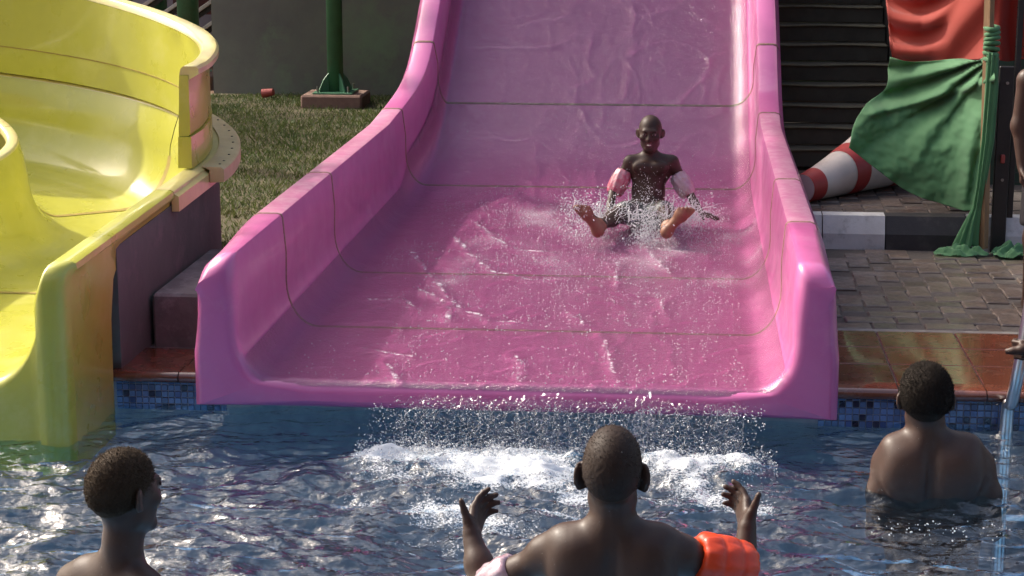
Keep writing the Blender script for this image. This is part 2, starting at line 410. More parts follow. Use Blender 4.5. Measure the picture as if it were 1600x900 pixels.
# mosaic tiles along the waterline, one object each
TP = .0262
tile_v, tile_f = box_vf((0,0,0), (TP-.003, .006, TP-.003), .0012)
tmesh = []
for k in ('tile_blue','tile_mid','tile_navy'):
    me = bpy.data.meshes.new('mosaic_tile'); me.from_pydata(tile_v.tolist(), [], [list(q) for q in tile_f]); me.materials.append(M[k]); tmesh.append(me)
def mosaic(x0, x1):
    nx = int((x1-x0)/TP)
    for i in range(nx):
        for j in range(5):
            r = rng.random(); k = 2 if r < .11 else (1 if r < .24 else 0)
            mesh_obj('mosaic_tile', None, None, None, pool_wall, mesh=tmesh[k], loc=(x0+i*TP, WALL_Y-.0015-rng.random()*.001, .083-j*TP))
mosaic(.54, 1.60); mosaic(-2.22, -1.76)

# terracotta deck beside the pool, individual tiles and bullnose coping
deck = tag(mesh_obj('pool_deck', *box_vf((0, 7.68, .062), (18.2, .93, .1)), M['grout']), kind='structure')
def deck_tiles(xs0, n, y0s, depths):
    w = .33
    for i in range(n):
        for y0, d in zip(y0s, depths):
            me = deck_tiles.cache.get(d)
            if me is None:
                vv, ff = box_vf((0,0,0), (w-.006, d-.006, .022), .003)
                me = bpy.data.meshes.new('deck_tile'); me.from_pydata(vv.tolist(), [], [list(q) for q in ff]); me.materials.append(M['terracotta']); deck_tiles.cache[d] = me
            mesh_obj('deck_tile', None, None, None, deck, mesh=me, loc=(xs0+(i+.5)*w, y0+d/2, .1115+rng.normal()*.0006))
deck_tiles.cache = {}
deck_tiles(.50, 6, (7.29, 7.575, 7.86), (.285, .285, .285))
deck_tiles(-2.30, 2, (7.29,), (.285,))
# bullnose
def bullnose(x, L):
    prof = [(7.288,.082),(7.288,.125)] + [(7.185-.022*math.sin(t), .103+.022*math.cos(t)) for t in np.linspace(0, math.pi, 8)]
    n = len(prof); v = [(x, a, b) for a, b in prof] + [(x+L, a, b) for a, b in prof]
    f = [(i, (i+1) % n, (i+1) % n+n, i+n) for i in range(n)] + [tuple(range(n))[::-1], tuple(range(n, 2*n))]
    return sharp(mesh_obj('coping_tile', v, f, M['terracotta'], deck), 50)
for x in np.arange(.50, 2.4, .33): bullnose(x, .325)
for x in (-2.3, -1.97): bullnose(x, .325)
tag(mesh_obj('deck_edge_strip', *box_vf((9+.5-4.9, 8.165, .098), (8.9, .05, .05), .006), M['cement']), kind='structure')

# herringbone pavers
def paver_field(name, x0, x1, y0, y1, z, zbed):
    bed = tag(mesh_obj(name, [(x0-.05,y0,zbed),(x1+6,y0,zbed),(x1+6,y1,zbed),(x0-.05,y1,zbed)], [(0,1,2,3)], M['sand']), kind='structure')
    a = .112
    me = bpy.data.meshes.new('paver'); vv, ff = box_vf((0,0,0), (2*a-.007, a-.007, .05), .005)
    me.from_pydata(vv.tolist(), [], [list(q) for q in ff]); me.materials.append(M['paver'])
    cnt = 0
    for r in range(-4, int((y1-y0)/a)+6):
        for k in range(-30, 40):
            for h in (0, 1):
                # classic herringbone: horizontal at (4k+r, r), vertical beside it
                if h == 0: cx, cyy = (4*k + r)*a + a, r*a + a/2
                else: cx, cyy = (4*k + r)*a + 2.5*a, (r)*a + 0.0*a + a
                px, py = x0+cx, y0+cyy
                hw, hd = (a, a/2) if h == 0 else (a/2, a)
                if px-hw < x0-.12 or px+hw > x1+.12 or py-hd < y0-.004 or py+hd > y1+.004: continue
                o = mesh_obj('paver', None, None, None, bed, mesh=me, loc=(px, py, z-.025+rng.normal()*.0022))
                o.rotation_euler = (rng.normal()*.012, rng.normal()*.012, (math.pi/2 if h else 0)+rng.normal()*.012)
                cnt += 1
    return bed
paver_field('paving', .60, 1.95, 8.19, 10.02, .125, .1165)
paver_field('raised_paving', .62, 1.62, 10.14, 11.60, .295, .2865)
tag(mesh_obj('raised_base', *box_vf((4.6, 12.6, .18), (8.0, 4.9, .18)), M['sand']), kind='structure')

# black and white kerb
kerb = empty('kerb', (.9, 10.05, .09), kind='structure')
xs = [.59, .66, .727, 1.055, 1.475, 1.90, 2.32]
for i in range(len(xs)-1):
    L = xs[i+1]-xs[i]-.006
    prof = [(10.02,.09),(10.02,.20),(10.055,.292),(10.135,.297),(10.135,.09)]
    n = len(prof); v = [(xs[i], a, b) for a, b in prof] + [(xs[i]+L, a, b) for a, b in prof]
    f = [(j, (j+1) % n, (j+1) % n+n, j+n) for j in range(n)] + [tuple(range(n))[::-1], tuple(range(n, 2*n))]
    mesh_obj('kerb_block', v, f, M['kerb_white'] if i not in (3, 5) else M['kerb_black'], kerb)

# ------------------------------------------------------------------ pink slide
XC = -.615; ZF = .22; Y0 = 6.72; YA = 10.45; RA = 2.1; AA = math.radians(32)
SEND = 15.2
def ppath(s):
    L1 = YA-Y0
    if s < L1: y, z, a = Y0+s, ZF, 0.0
    else:
        a = min((s-L1)/RA, AA); d = max(0, s-L1-RA*AA)
        y = YA+RA*math.sin(a)+d*math.cos(a); z = ZF+RA*(1-math.cos(a))+d*math.sin(a)
    return np.array([XC, y, z]), np.array([1.0,0,0]), np.array([0,-math.sin(a), math.cos(a)])
def pprofile(s):
    """inner U (left rim to right rim) and the matching outer skirt"""
    k = float(sstep(3.9, 5.1, s))
    H = .47
    tl, tr = 1.02-.115*k, 1.02+.005*k
    fl = .88-.03*k
    inner, outer = [], []
    def side(sg, top, flo):
        kf = (1-float(sstep(.15, .85, s)))*(1.0 if sg < 0 else .4)
        p = [(sg*(top+.125+.012*kf), H-.03-.085*kf), (sg*(top+.115), H-.008-.042*kf), (sg*(top+.095-.022*kf), H-.012*kf), (sg*(top+.02), H), (sg*(top+.006), H-.004), (sg*top, H-.014)]
        R = .19; base = flo+.005
        xw = base + (top-base)*.93
        p.append((sg*(top-.012), H*.66))
        cx = xw-.0
        for t in np.linspace(0, 1, 9):
            ang = t*math.pi/2
            p.append((sg*((flo) + (xw-flo)*math.cos(ang) - 0*t), R*(1-math.sin(ang))))
        return p
    L = side(-1, tl, fl); Rr = side(1, tr, .88)
    mid = [(x, 0.0) for x in np.linspace(-fl, .88, 14)[1:-1]]
    inner = L + mid + Rr[::-1]
    n = len(inner); nl = len(L)
    B = -.10
    for j, (u, w) in enumerate(inner):
        if j < nl:
            t = j/(nl-1); Hs = H-.05-.09*(1-float(sstep(.15, .85, s))); ow = Hs + (B-Hs)*min(1, t*1.15)
            ou = -(tl+.14+.02*min(1, t*2.2))
        elif j >= n-nl:
            t = (n-1-j)/(nl-1); Hs = H-.05-.04*(1-float(sstep(.15, .85, s))); ow = Hs + (B-Hs)*min(1, t*1.15)
            ou = (tr+.14+.02*min(1, t*2.2))
        else:
            ou, ow = u, B
        outer.append((ou, ow))
    return np.array(inner), np.array(outer)

slide = empty('pink_slide', (XC, 9.0, .09), 'wide pink fibreglass water slide with water running off its lip into the pool', 'water slide')
def slide_section(s0, s1, front=False):
    ss = np.arange(s0, s1-1e-6, .12).tolist() + [s1]
    rings = []
    if front:
        r = .05
        for ph in np.linspace(0, math.pi/2, 9)[:-1][::-1]:
            pass
        for th in np.linspace(math.pi/2, 0, 9)[:-1]:
            rings.append(th)
        ss = [x for x in ss if x > s0+.11]
        ss = [s0+.10] + ss
    allv_i, allv_o = [], []
    def place(s, I, O):
        o, rr, nn = ppath(s)
        return o + I[:,0:1]*rr + I[:,1:2]*nn, o + O[:,0:1]*rr + O[:,1:2]*nn
    for th in rings:
        I, O = pprofile(s0)
        d = O-I; l = np.linalg.norm(d, axis=1)[:,None]; d = d/np.maximum(l, 1e-6)
        rj = (.05+.045*sstep(.20, .44, I[:,1]))[:,None]
        q = np.minimum(rj*(1-math.cos(th)), l*.45)
        a, b = place(s0, I+d*q, O-d*np.minimum(rj*(1-math.cos(th)), l*.4)*.8)
        top = sstep(.30, .46, I[:,1])[:,None]
        a = a+np.array([0,1.0,0])*rj*(1-math.sin(th)); b = b+np.array([0,1.0,0])*rj*(1-math.sin(th))
        allv_i.append(a); allv_o.append(b)
    for s in ss:
        a, b = place(s, *pprofile(s)); allv_i.append(a); allv_o.append(b)
    k = len(allv_i[0]); m = len(allv_i)
    V = np.vstack(allv_i+allv_o); Fc = []
    off = m*k
    for i in range(m-1):
        for j in range(k-1):
            Fc.append((i*k+j, i*k+j+1, (i+1)*k+j+1, (i+1)*k+j))
            Fc.append((off+i*k+j, off+(i+1)*k+j, off+(i+1)*k+j+1, off+i*k+j+1))
        Fc.append((i*k, (i+1)*k, off+(i+1)*k, off+i*k))
        Fc.append((i*k+k-1, off+i*k+k-1, off+(i+1)*k+k-1, (i+1)*k+k-1))
    for j in range(k-1):
        Fc.append((j, off+j, off+j+1, j+1))
        e = (m-1)*k
        Fc.append((e+j, e+j+1, off+e+j+1, off+e+j))
    o = mesh_obj('slide_section', V, Fc, M['pink'], slide)
    o.data.materials.append(M['pink_worn'])
    # the flat top of the rim is scuffed
    nm = np.zeros(len(o.data.polygons)*3); o.data.polygons.foreach_get('normal', nm)
    ce = np.zeros(len(o.data.polygons)*3); o.data.polygons.foreach_get('center', ce)
    nm = nm.reshape(-1,3); ce = ce.reshape(-1,3)
    up = np.abs(nm[:,2]) > .8
    hi = np.abs(ce[:,0]) > .9
    inner_hi = np.array([True]*len(nm))
    hh = np.array([np.interp(y, *slide_section.tab) for y in (ce[:,1]+9.0)])
    rim = up & hi & ((ce[:,2]+.09) > hh+.40)
    if s0 > .2 and s0 < 4: o.data.polygons.foreach_set('material_index', rim.astype(np.int32))
    return sharp(o, 42)
ts = np.linspace(0, SEND, 200); _pp = np.array([ppath(t)[0] for t in ts])
slide_section.tab = (_pp[:,1], _pp[:,2])
SEAMS = [.89, 1.99, 4.22, 5.13, 7.4, 9.7, 12.0]
ends = [0]+SEAMS+[SEND]
for i in range(len(ends)-1):
    g = .003
    slide_section(ends[i]+(g if i else 0), ends[i+1]-g, front=(i == 0))
for s in SEAMS:   # brown sealant beads in the joints
    I, O = pprofile(s)
    vs = []; kk = len(I)
    c = I.mean(0)
    for ds, lift in ((-.012, -.004), (-.0075, .003), (.0075, .003), (.012, -.004)):
        o, rr, nn = ppath(s+ds)
        tng = np.gradient(I, axis=0); nrm = np.stack([-tng[:,1], tng[:,0]], 1); nrm /= np.linalg.norm(nrm, axis=1)[:,None]+1e-9
        J = I + nrm*lift
        vs.append(o + J[:,0:1]*rr + J[:,1:2]*nn)
    V = np.vstack(vs); Fc = [(a*kk+j, a*kk+j+1, (a+1)*kk+j+1, (a+1)*kk+j) for a in range(3) for j in range(kk-1)]
    mesh_obj('sealant_joint', V, Fc, M['sealant'], slide, True)
for yy in (12.6, 15.0, 17.6):   # legs carrying the steep part
    s = 5.1 + (yy-11.7)/math.cos(AA); o, _, _ = ppath(s)
    for u in (-.9, .9):
        mesh_obj('support_leg', *tube_vf([(XC+u, yy, .09), (XC+u, yy, o[2]-.13)], .06, 14), M['green_paint'], slide, True)

# ------------------------------------------------------------------ yellow slide
yx = -2.82; yc = np.array([yx-1.0, 8.72]); YR = 1.0
YL1 = 8.72-6.67; YARC = math.radians(96)
def ypath(s):
    if s < YL1:
        p = np.array([yx, 6.67+s]); r = np.array([1.0, 0]); z = .20+.03*s
    else:
        a = min((s-YL1)/YR, YARC); d = max(0, s-YL1-YR*YARC)
        p = yc + YR*np.array([math.cos(a), math.sin(a)]); r = np.array([math.cos(a), math.sin(a)])
        tg = np.array([-math.sin(a), math.cos(a)])
        p = p + tg*d; z = .20+.03*YL1 + .16*(s-YL1) + .10*d
    return np.array([p[0], p[1], z]), np.array([r[0], r[1], 0]), np.array([0,0,1.0])
def yinner(s):
    H = .47
    half = []
    for u, w in [(.625,H-.03),(.62,H-.008),(.605,H),(.545,H),(.533,H-.005),(.528,H-.016)]: half.append((u, w))
    half.append((.508, .40))
    for t in np.linspace(math.pi/2, 0, 10): half.append((.2+.28*math.sin(t), .31*(1-math.cos(t))))
    kL = 1-.36*float(sstep(1.4, 2.5, s))
    L = [(-u*kL, w) for u, w in half]; mid = [(x, 0) for x in np.linspace(-.2*kL, .2, 6)[1:-1]]
    return np.array(L+mid+half[::-1])
def sweep_open(prof, ss, path):
    V = []; k = None
    for s in ss:
        I = prof(s); o, r, n = path(s); V.append(o + I[:,0:1]*r + I[:,1:2]*n); k = len(I)
    m = len(ss)
    return np.vstack(V), [(i*k+j, i*k+j+1, (i+1)*k+j+1, (i+1)*k+j) for i in range(m-1) for j in range(k-1)]
ysl = empty('yellow_slide', (yx, 7.6, 0), 'curved yellow flume slide with a tall side wall, dropping into the pool', 'water slide')
YEND = 6.8
def ysection(s0, s1):
    ss = list(np.arange(s0, s1-1e-6, .07))+[s1]
    V, Fc = sweep_open(yinner, ss, ypath)
    o = mesh_obj('flume_section', V, Fc, M['yellow'], ysl)
    o.data.materials.append(M['yellow_rim'])
    k = 37
    mi = []
    nper = (len(Fc))//(len(ss)-1)
    for i in range(len(Fc)):
        j = i % nper; mi.append(1 if (j < 5 or j >= nper-5) and s0 > .5 else 0)
    o.data.polygons.foreach_set('material_index', mi)
    return sharp(o, 45)
YS = [.0, 1.36, 2.7, 3.9, 5.2, YEND]
for i in range(len(YS)-1): ysection(YS[i]+(.003 if i else .0), YS[i+1]-.003)
for s in YS[1:-1]:
    V, Fc = sweep_open(lambda q: yinner(q)*[[1,1]]+[[0,.0025]], [s-.014, s+.014], ypath)
    I = yinner(s); ctr = np.array([0,.45])
    Fc = Fc[8:-8]
    mesh_obj('flume_joint', V, Fc, M['yellow_seam'], ysl, True)
# front apron and outer skirt of the exit
I = yinner(0); k = len(I)
zb = -.12
fo = []
for (u, w) in I:
    fo.append((np.clip(u*1.0, -.60, .60), zb-.2))
# front face: strip from the inner curve to the bottom edge, rounded nose
rows = []
o0, r0, n0 = ypath(0)
for a in np.linspace(0, math.pi/2, 6):
    rp_ = .045+.05*sstep(.22, .44, I[:,1])
    ins = rp_*(1-math.cos(a)); dy = -rp_*math.sin(a)
    vr = .08; vo = vr-np.sqrt(np.maximum(0, vr**2-np.clip(np.abs(I[:,0])*.96-(.60-vr), 0, vr)**2))
    J = I.copy()
    J[:,1] -= ins
    J[:,0] = np.where(np.abs(I[:,0]) > .5, np.sign(I[:,0])*(np.abs(I[:,0])*(1-.04*math.sin(a))), I[:,0])
    rows.append(o0 + J[:,0:1]*r0 + J[:,1:2]*n0 + np.stack([0*dy, dy+vo*math.sin(a), 0*dy], 1))
bot = rows[-1].copy(); bot[:,2] = zb; bot[:,0] = yx + np.clip((bot[:,0]-yx)*1.0, -.60, .60)
for t_ in (.3, .65): rows.append(rows[5]*(1-t_)+bot*t_)
rows.append(bot)
V = np.vstack(rows); Fc = [(a*k+j, a*k+j+1, (a+1)*k+j+1, (a+1)*k+j) for a in range(len(rows)-1) for j in range(k-1)]
sharp(mesh_obj('front_apron', V, Fc, M['yellow'], ysl), 50)
for sg in (1, -1):   # the side skirt: full depth over the water, then a strip under the rim
    ys_ = [.033, .07, .12, .2, .3, .40, .452, .455, .50, .56, .65, .8, 1.0, 1.36]
    zl = [zb]*7 + [.43, .49, .535, .57, .595, .605, .615]
    V = []
    for s, z in zip(ys_, zl):
        o, r, n = ypath(max(s, 0)); yy = 6.67+s
        top = o[2]+.44
        if s < .04:      # first column shares the apron's outer edge
            col = np.array([q[-1 if sg > 0 else 0] for q in rows])
            ca = np.concatenate([[0], np.cumsum(np.linalg.norm(np.diff(col, axis=0), axis=1))]); ca /= ca[-1]
            V += [tuple(q) for q in col]
            continue
        for t in ca:
            zz = top+(z-top)*t
            V.append((yx+sg*(.626-.026*sstep(0, .5, t)), yy, zz))
    nk_ = len(ca)
    Fc = [(i*nk_+j, i*nk_+j+1, (i+1)*nk_+j+1, (i+1)*nk_+j) for i in range(len(ys_)-1) for j in range(nk_-1)]
    sharp(mesh_obj('side_skirt', V, Fc, M['yellow'], ysl), 50)
# lip under the rest of the rim and the wide drilled flange round the bend
hm = None
for s in np.arange(1.98, 3.6, .075):   # bolt holes
    o, r, n = ypath(s); p = o+.675*r+.4745*n
    vv, ff = tube_vf([p+[0,0,-.002], p+[0,0,.0012]], .006, 8)
    mesh_obj('bolt_hole', vv, ff, M['kerb_black'], ysl)
# tall outer wall round the bend: two panels, each with thickness
def ypanel(name, prof, s0, s1, mat, grow=None):
    P0 = np.array(prof); P = P0; ss = list(np.arange(s0, s1, .06))+[s1]
    kk = len(P)
    V = []
    for s in ss:
        o, r, n = ypath(s); P = P0.copy()
        if grow: P[:,1] += np.where(P0[:,1] > grow, .11*float(sstep(2.6, 4.2, s)), 0)
        V.append(o + P[:,0:1]*r + P[:,1:2]*n)
    V = np.vstack(V); m_ = len(ss)
    Fc = [(i*kk+j, i*kk+(j+1) % kk, (i+1)*kk+(j+1) % kk, (i+1)*kk+j) for i in range(m_-1) for j in range(kk)]
    Fc += [tuple(range(kk))[::-1], tuple((m_-1)*kk+j for j in range(kk))]
    return sharp(mesh_obj(name, V, Fc, mat, ysl), 40)
ypanel('rim_edge', [(.622,.452),(.642,.44),(.642,.375),(.610,.375),(.610,.45)], 1.363, YEND, M['yellow_rim'])
ypanel('outer_flange', [(.61,.4745),(.70,.472),(.712,.462),(.712,.405),(.645,.40),(.645,.46)], 1.9, YEND, M['cream'])
ypanel('wall_panel', [(.515,.477),(.58,.477),(.58,.62),(.520,.62)], 1.84, YEND, M['yellow'])
ypanel('wall_panel', [(.520,.622),(.565,.622),(.575,.64),(.575,.90),(.532,.90)], 1.85, YEND, M['yellow'], .8)
ypanel('wall_rim', [(.532,.902),(.540,.930),(.552,.940),(.610,.940),(.622,.928),(.622,.905),(.577,.88),(.577,.902)], 1.85, YEND, M['yellow_rim'], .8)
ypanel('wall_joint', [(.5175,.6175),(.5225,.6175),(.5225,.6235),(.5175,.6235)], 1.86, YEND, M['yellow_seam'])
# masonry that carries the yellow slide
def wall_prof(s):
    o, r, n = ypath(s)
    t = .40 if s > .5 else .36
    return np.array([(.605, t), (.605, .09-o[2]), (.535, .09-o[2]), (.535, t)])
V = []; ss = list(np.arange(.55, 5.2, .07))
for s in ss:
    o, r, n = ypath(s); P = wall_prof(s); V.append(o + P[:,0:1]*r + P[:,1:2]*n)
V = np.vstack(V); m_ = len(ss)
Fc = [(i*4+j, i*4+(j+1) % 4, (i+1)*4+(j+1) % 4, (i+1)*4+j) for i in range(m_-1) for j in range(4)] + [(3,2,1,0), tuple((m_-1)*4+j for j in range(4))]
tag(sharp(mesh_obj('support_wall', V, Fc, M['plaster']), 30), 'dark grey plastered masonry wall carrying the yellow slide', 'wall')
V, Fc = box_vf((-1.99, 8.12, .205), (.42, .98, .27), .012)
tag(mesh_obj('concrete_step', V, Fc, M['cement']), 'dark concrete block filling the gap between the yellow and pink slides', 'step')

# ------------------------------------------------------------------ grass
gx0, gx1, gy0, gy1 = -6.5, -1.70, 8.9, 16.9
gsheet = tag(mesh_obj('lawn_soil', [(gx0,gy0,.115),(gx1,gy0,.115),(gx1,gy1,.115),(gx0,gy1,.115)], [(0,1,2,3)], M['soil_grass']), kind='structure')
nb = 80000
bx = rng.uniform(-5.6, gx1-.1, nb); by = rng.uniform(8.95, 16.75, nb)
dens = fbm(bx*1.1, by*1.1, 2.0)
keep = dens + rng.normal(size=nb)*.25 > -.30
keep &= ~((np.abs(bx-yc[0]) < 1.75) & (by < 10.7) & (np.hypot(bx-yc[0], by-yc[1]) < 1.72))
bx, by = bx[keep], by[keep]; nb = len(bx)
hh = rng.uniform(.015, .045, nb)*(1+.5*fbm(bx*2, by*2)); ang = rng.uniform(0, 2*math.pi, nb); ww = rng.uniform(.002, .0045, nb)
lean = rng.uniform(.2, 1.0, nb)*hh
dx, dy = np.cos(ang), np.sin(ang)
la = rng.uniform(0, 2*math.pi, nb); lx, ly = np.cos(la)*lean, np.sin(la)*lean
z0 = np.full(nb, .114)
V = np.stack([np.stack([bx-dx*ww, by-dy*ww, z0], 1), np.stack([bx+dx*ww, by+dy*ww, z0], 1),
              np.stack([bx+dx*ww*.6+lx*.45, by+dy*ww*.6+ly*.45, z0+hh*.65], 1), np.stack([bx+lx, by+ly, z0+hh], 1)], 1).reshape(-1, 3)
b4 = np.arange(nb)*4
gr = mesh_obj('grass', V, np.concatenate([np.stack([b4, b4+1, b4+2], 1), np.stack([b4, b4+2, b4+3], 1)]), M['grass'])
tag(gr, 'patchy short grass on the lawn behind the slides', 'grass', kind='stuff')

# ------------------------------------------------------------------ tower, back wall, stairs behind
tower = empty('slide_tower', (-1.2, 17.4, .09), 'green steel tower columns with base plates holding up the slide platform', 'tower')
for cx, cyy in ((-2.97, 16.1), (-4.62, 17.6), (1.9, 17.6), (1.9, 21.5), (-4.62, 21.5)):
    r = .068 if cyy < 17 else .10
    mesh_obj('column', *tube_vf([(cx, cyy, .18), (cx, cyy, 5.0)], r, 20), M['green_paint'], tower, True)
    plate_ = mesh_obj('base_plate', *box_vf((cx, cyy, .232), (.34, .34, .016), .003), M['green_paint'], tower)
    for a in range(4):
        d = np.array([math.cos(a*math.pi/2+.7), math.sin(a*math.pi/2+.7), 0])
        side = np.array([-d[1], d[0], 0])*.005; c0 = np.array([cx, cyy, .24])
        q = [c0+d*r*.9, c0+d*(r+.09), c0+d*(r+.09)+[0,0,.02], c0+d*(r+.05)+[0,0,.10], c0+d*r*.9+[0,0,.16]]
        V = [p-side for p in q]+[p+side for p in q]
        mesh_obj('gusset', V, [(0,1,2,3,4),(9,8,7,6,5)]+[(i, (i+1) % 5+0, (i+1) % 5+5, i+5) for i in range(5)], M['green_paint'], tower)
    for a in range(4):
        p = np.array([cx+(.13 if a % 2 else -.13), cyy+(.13 if a > 1 else -.13), .24])
        mesh_obj('anchor_bolt', *tube_vf([p, p+[0,0,.05]], .010, 8), M['bolt'], plate_)
    mesh_obj('footing', *box_vf((cx, cyy, .15), (.52, .46, .15), .015), M['footing'], tower)
mesh_obj('platform', *box_vf((-1.6, 19.4, 5.08), (7.6, 5.4, .16)), M['grey_panel'], tower)
mesh_obj('roof', *box_vf((-1.4, 19.4, 7.4), (9.4, 6.4, .08)), M['roof_sheet'], tower)  # out-of-view cover added over the platform to shade the stairs
for cx, cyy in ((-4.62, 17.6), (1.9, 17.6), (1.9, 21.5), (-4.62, 21.5)):
    mesh_obj('roof_post', *tube_vf([(cx, cyy, 5.16), (cx, cyy, 7.36)], .06, 12), M['green_paint'], tower, True)

bw = MB()
xs_ = np.linspace(-4.25, 3.5, 40); zs_ = np.linspace(.05, 5.0, 14)
V = [(x, 17.05 + .10*math.sin(x*2.1) + .25*max(0, z-1.0)*.2, z) for x in xs_ for z in zs_]
V2 = [(x, 17.5, z) for x in xs_ for z in zs_]
gf = grid_faces(40, 14).tolist()
bw.add(V, [q[::-1] for q in gf]); bw.add(V2, gf)
o = bw.build('retaining_wall', M['wall_dark'], smooth=True)
tag(o, 'dark algae stained concrete wall behind the lawn', 'wall')
# building with slanting rails at far left
bl = empty('stair_building', (-6.2, 19.0, .09), 'mauve grey building wall with slanting pale rails behind the yellow slide', 'building')
mesh_obj('wall', *box_vf((-7.6, 19.6, 2.2), (6.6, .3, 4.2)), M['grey_panel'], bl)
mesh_obj('red_panel', *box_vf((-4.55, 18.9, .95), (1.1, .08, .55)), M['rust_red'], bl)
mesh_obj('post', *tube_vf([(-5.12, 18.4, .09), (-5.12, 18.4, 3.2)], .085, 14), M['green_paint'], bl, True)
mesh_obj('thin_post', *tube_vf([(-4.78, 18.3, .09), (-4.78, 18.3, 2.4)], .022, 8), M['pale_bar'], bl, True)
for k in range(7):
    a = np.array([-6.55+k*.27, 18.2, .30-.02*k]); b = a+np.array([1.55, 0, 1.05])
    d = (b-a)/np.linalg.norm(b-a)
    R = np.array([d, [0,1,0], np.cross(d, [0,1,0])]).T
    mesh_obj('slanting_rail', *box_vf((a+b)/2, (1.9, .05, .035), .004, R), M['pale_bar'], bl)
    mesh_obj('rail_backing', *box_vf((a+b)/2+[0,.03,-.045], (1.9, .04, .05), 0, R), M['black_paint'], bl)  # dark strip standing in for the shade under each rail
# red cup on the lawn
cp = ptz(411, 150, .14)
t = np.array([.62, -.1, .12]); t /= np.linalg.norm(t)
V, Fc = tube_vf([cp+[0,0,.02], cp+[0,0,.02]+t*.10], [.042, .030], 16, cap=False)
V2, F2 = tube_vf([cp+[0,0,.02]+t*.098, cp+[0,0,.02]+t*.10], [.030, .030], 16)
mb = MB(); mb.add(V, Fc); mb.add(V2, F2)
tag(mb.build('plastic_cup', M['red_cup'], smooth=False), 'small red plastic cup lying on the grass', 'cup')

# carpeted stairs right of the slide
stairs = empty('staircase', (.95, 11.7, .27), 'dark carpeted stairs climbing beside the pink slide', 'stairs')
SR, ST = .11, .20
for i in range(24):
    yy = 11.7+i*ST; zt = .27+.03+(i+1)*SR
    x0, x1 = .50, 1.30
    step_ = mesh_obj('step', *box_vf(((x0+x1)/2, yy+ST/2+.02, zt-SR*.5-.004), (x1-x0, ST+.04, SR-.006), .004), M['stair_turf'], stairs)
    xs2 = np.linspace(x0+.01, x1-.01, 14)
    mesh_obj('nosing', *tube_vf([(x, yy-.004, zt-.008+.004*math.sin(x*9+i)) for x in xs2], .0075, 6), M['stair_edge'], step_)
mesh_obj('side_panel', *box_vf((1.33, 14.6, 1.6), (.05, 6.2, 2.8)), M['black_paint'], stairs)
for px, pyy, mt_, r in ((1.262, 11.55, 'black_paint', .022), (1.302, 11.45, 'pale_bar', .012)):
    mesh_obj('rail_post', *tube_vf([(px, pyy, .27), (px, pyy, 2.6)], r, 8), M[mt_], stairs, True)

# ------------------------------------------------------------------ drops
ph = (1+5**.5)/2
icv = np.array([(-1,ph,0),(1,ph,0),(-1,-ph,0),(1,-ph,0),(0,-1,ph),(0,1,ph),(0,-1,-ph),(0,1,-ph),(ph,0,-1),(ph,0,1),(-ph,0,-1),(-ph,0,1)])/math.hypot(1,ph)
icf = np.array([(0,11,5),(0,5,1),(0,1,7),(0,7,10),(0,10,11),(1,5,9),(5,11,4),(11,10,2),(10,7,6),(7,1,8),(3,9,4),(3,4,2),(3,2,6),(3,6,8),(3,8,9),(4,9,5),(2,4,11),(6,2,10),(8,6,7),(9,8,1)])
def drops(C, r, dirs=None, stretch=None):
    C = np.asarray(C); n = len(C); v = icv[None]*r[:,None,None]
    if dirs is not None:
        v = v+dirs[:,None,:]*(np.einsum('nkj,nj->nk', v, dirs)*(stretch[:,None]-1))[...,None]
    V = (C[:,None]+v).reshape(-1,3); Fc = (icf[None]+(np.arange(n)*12)[:,None,None]).reshape(-1,3)
    return V, Fc

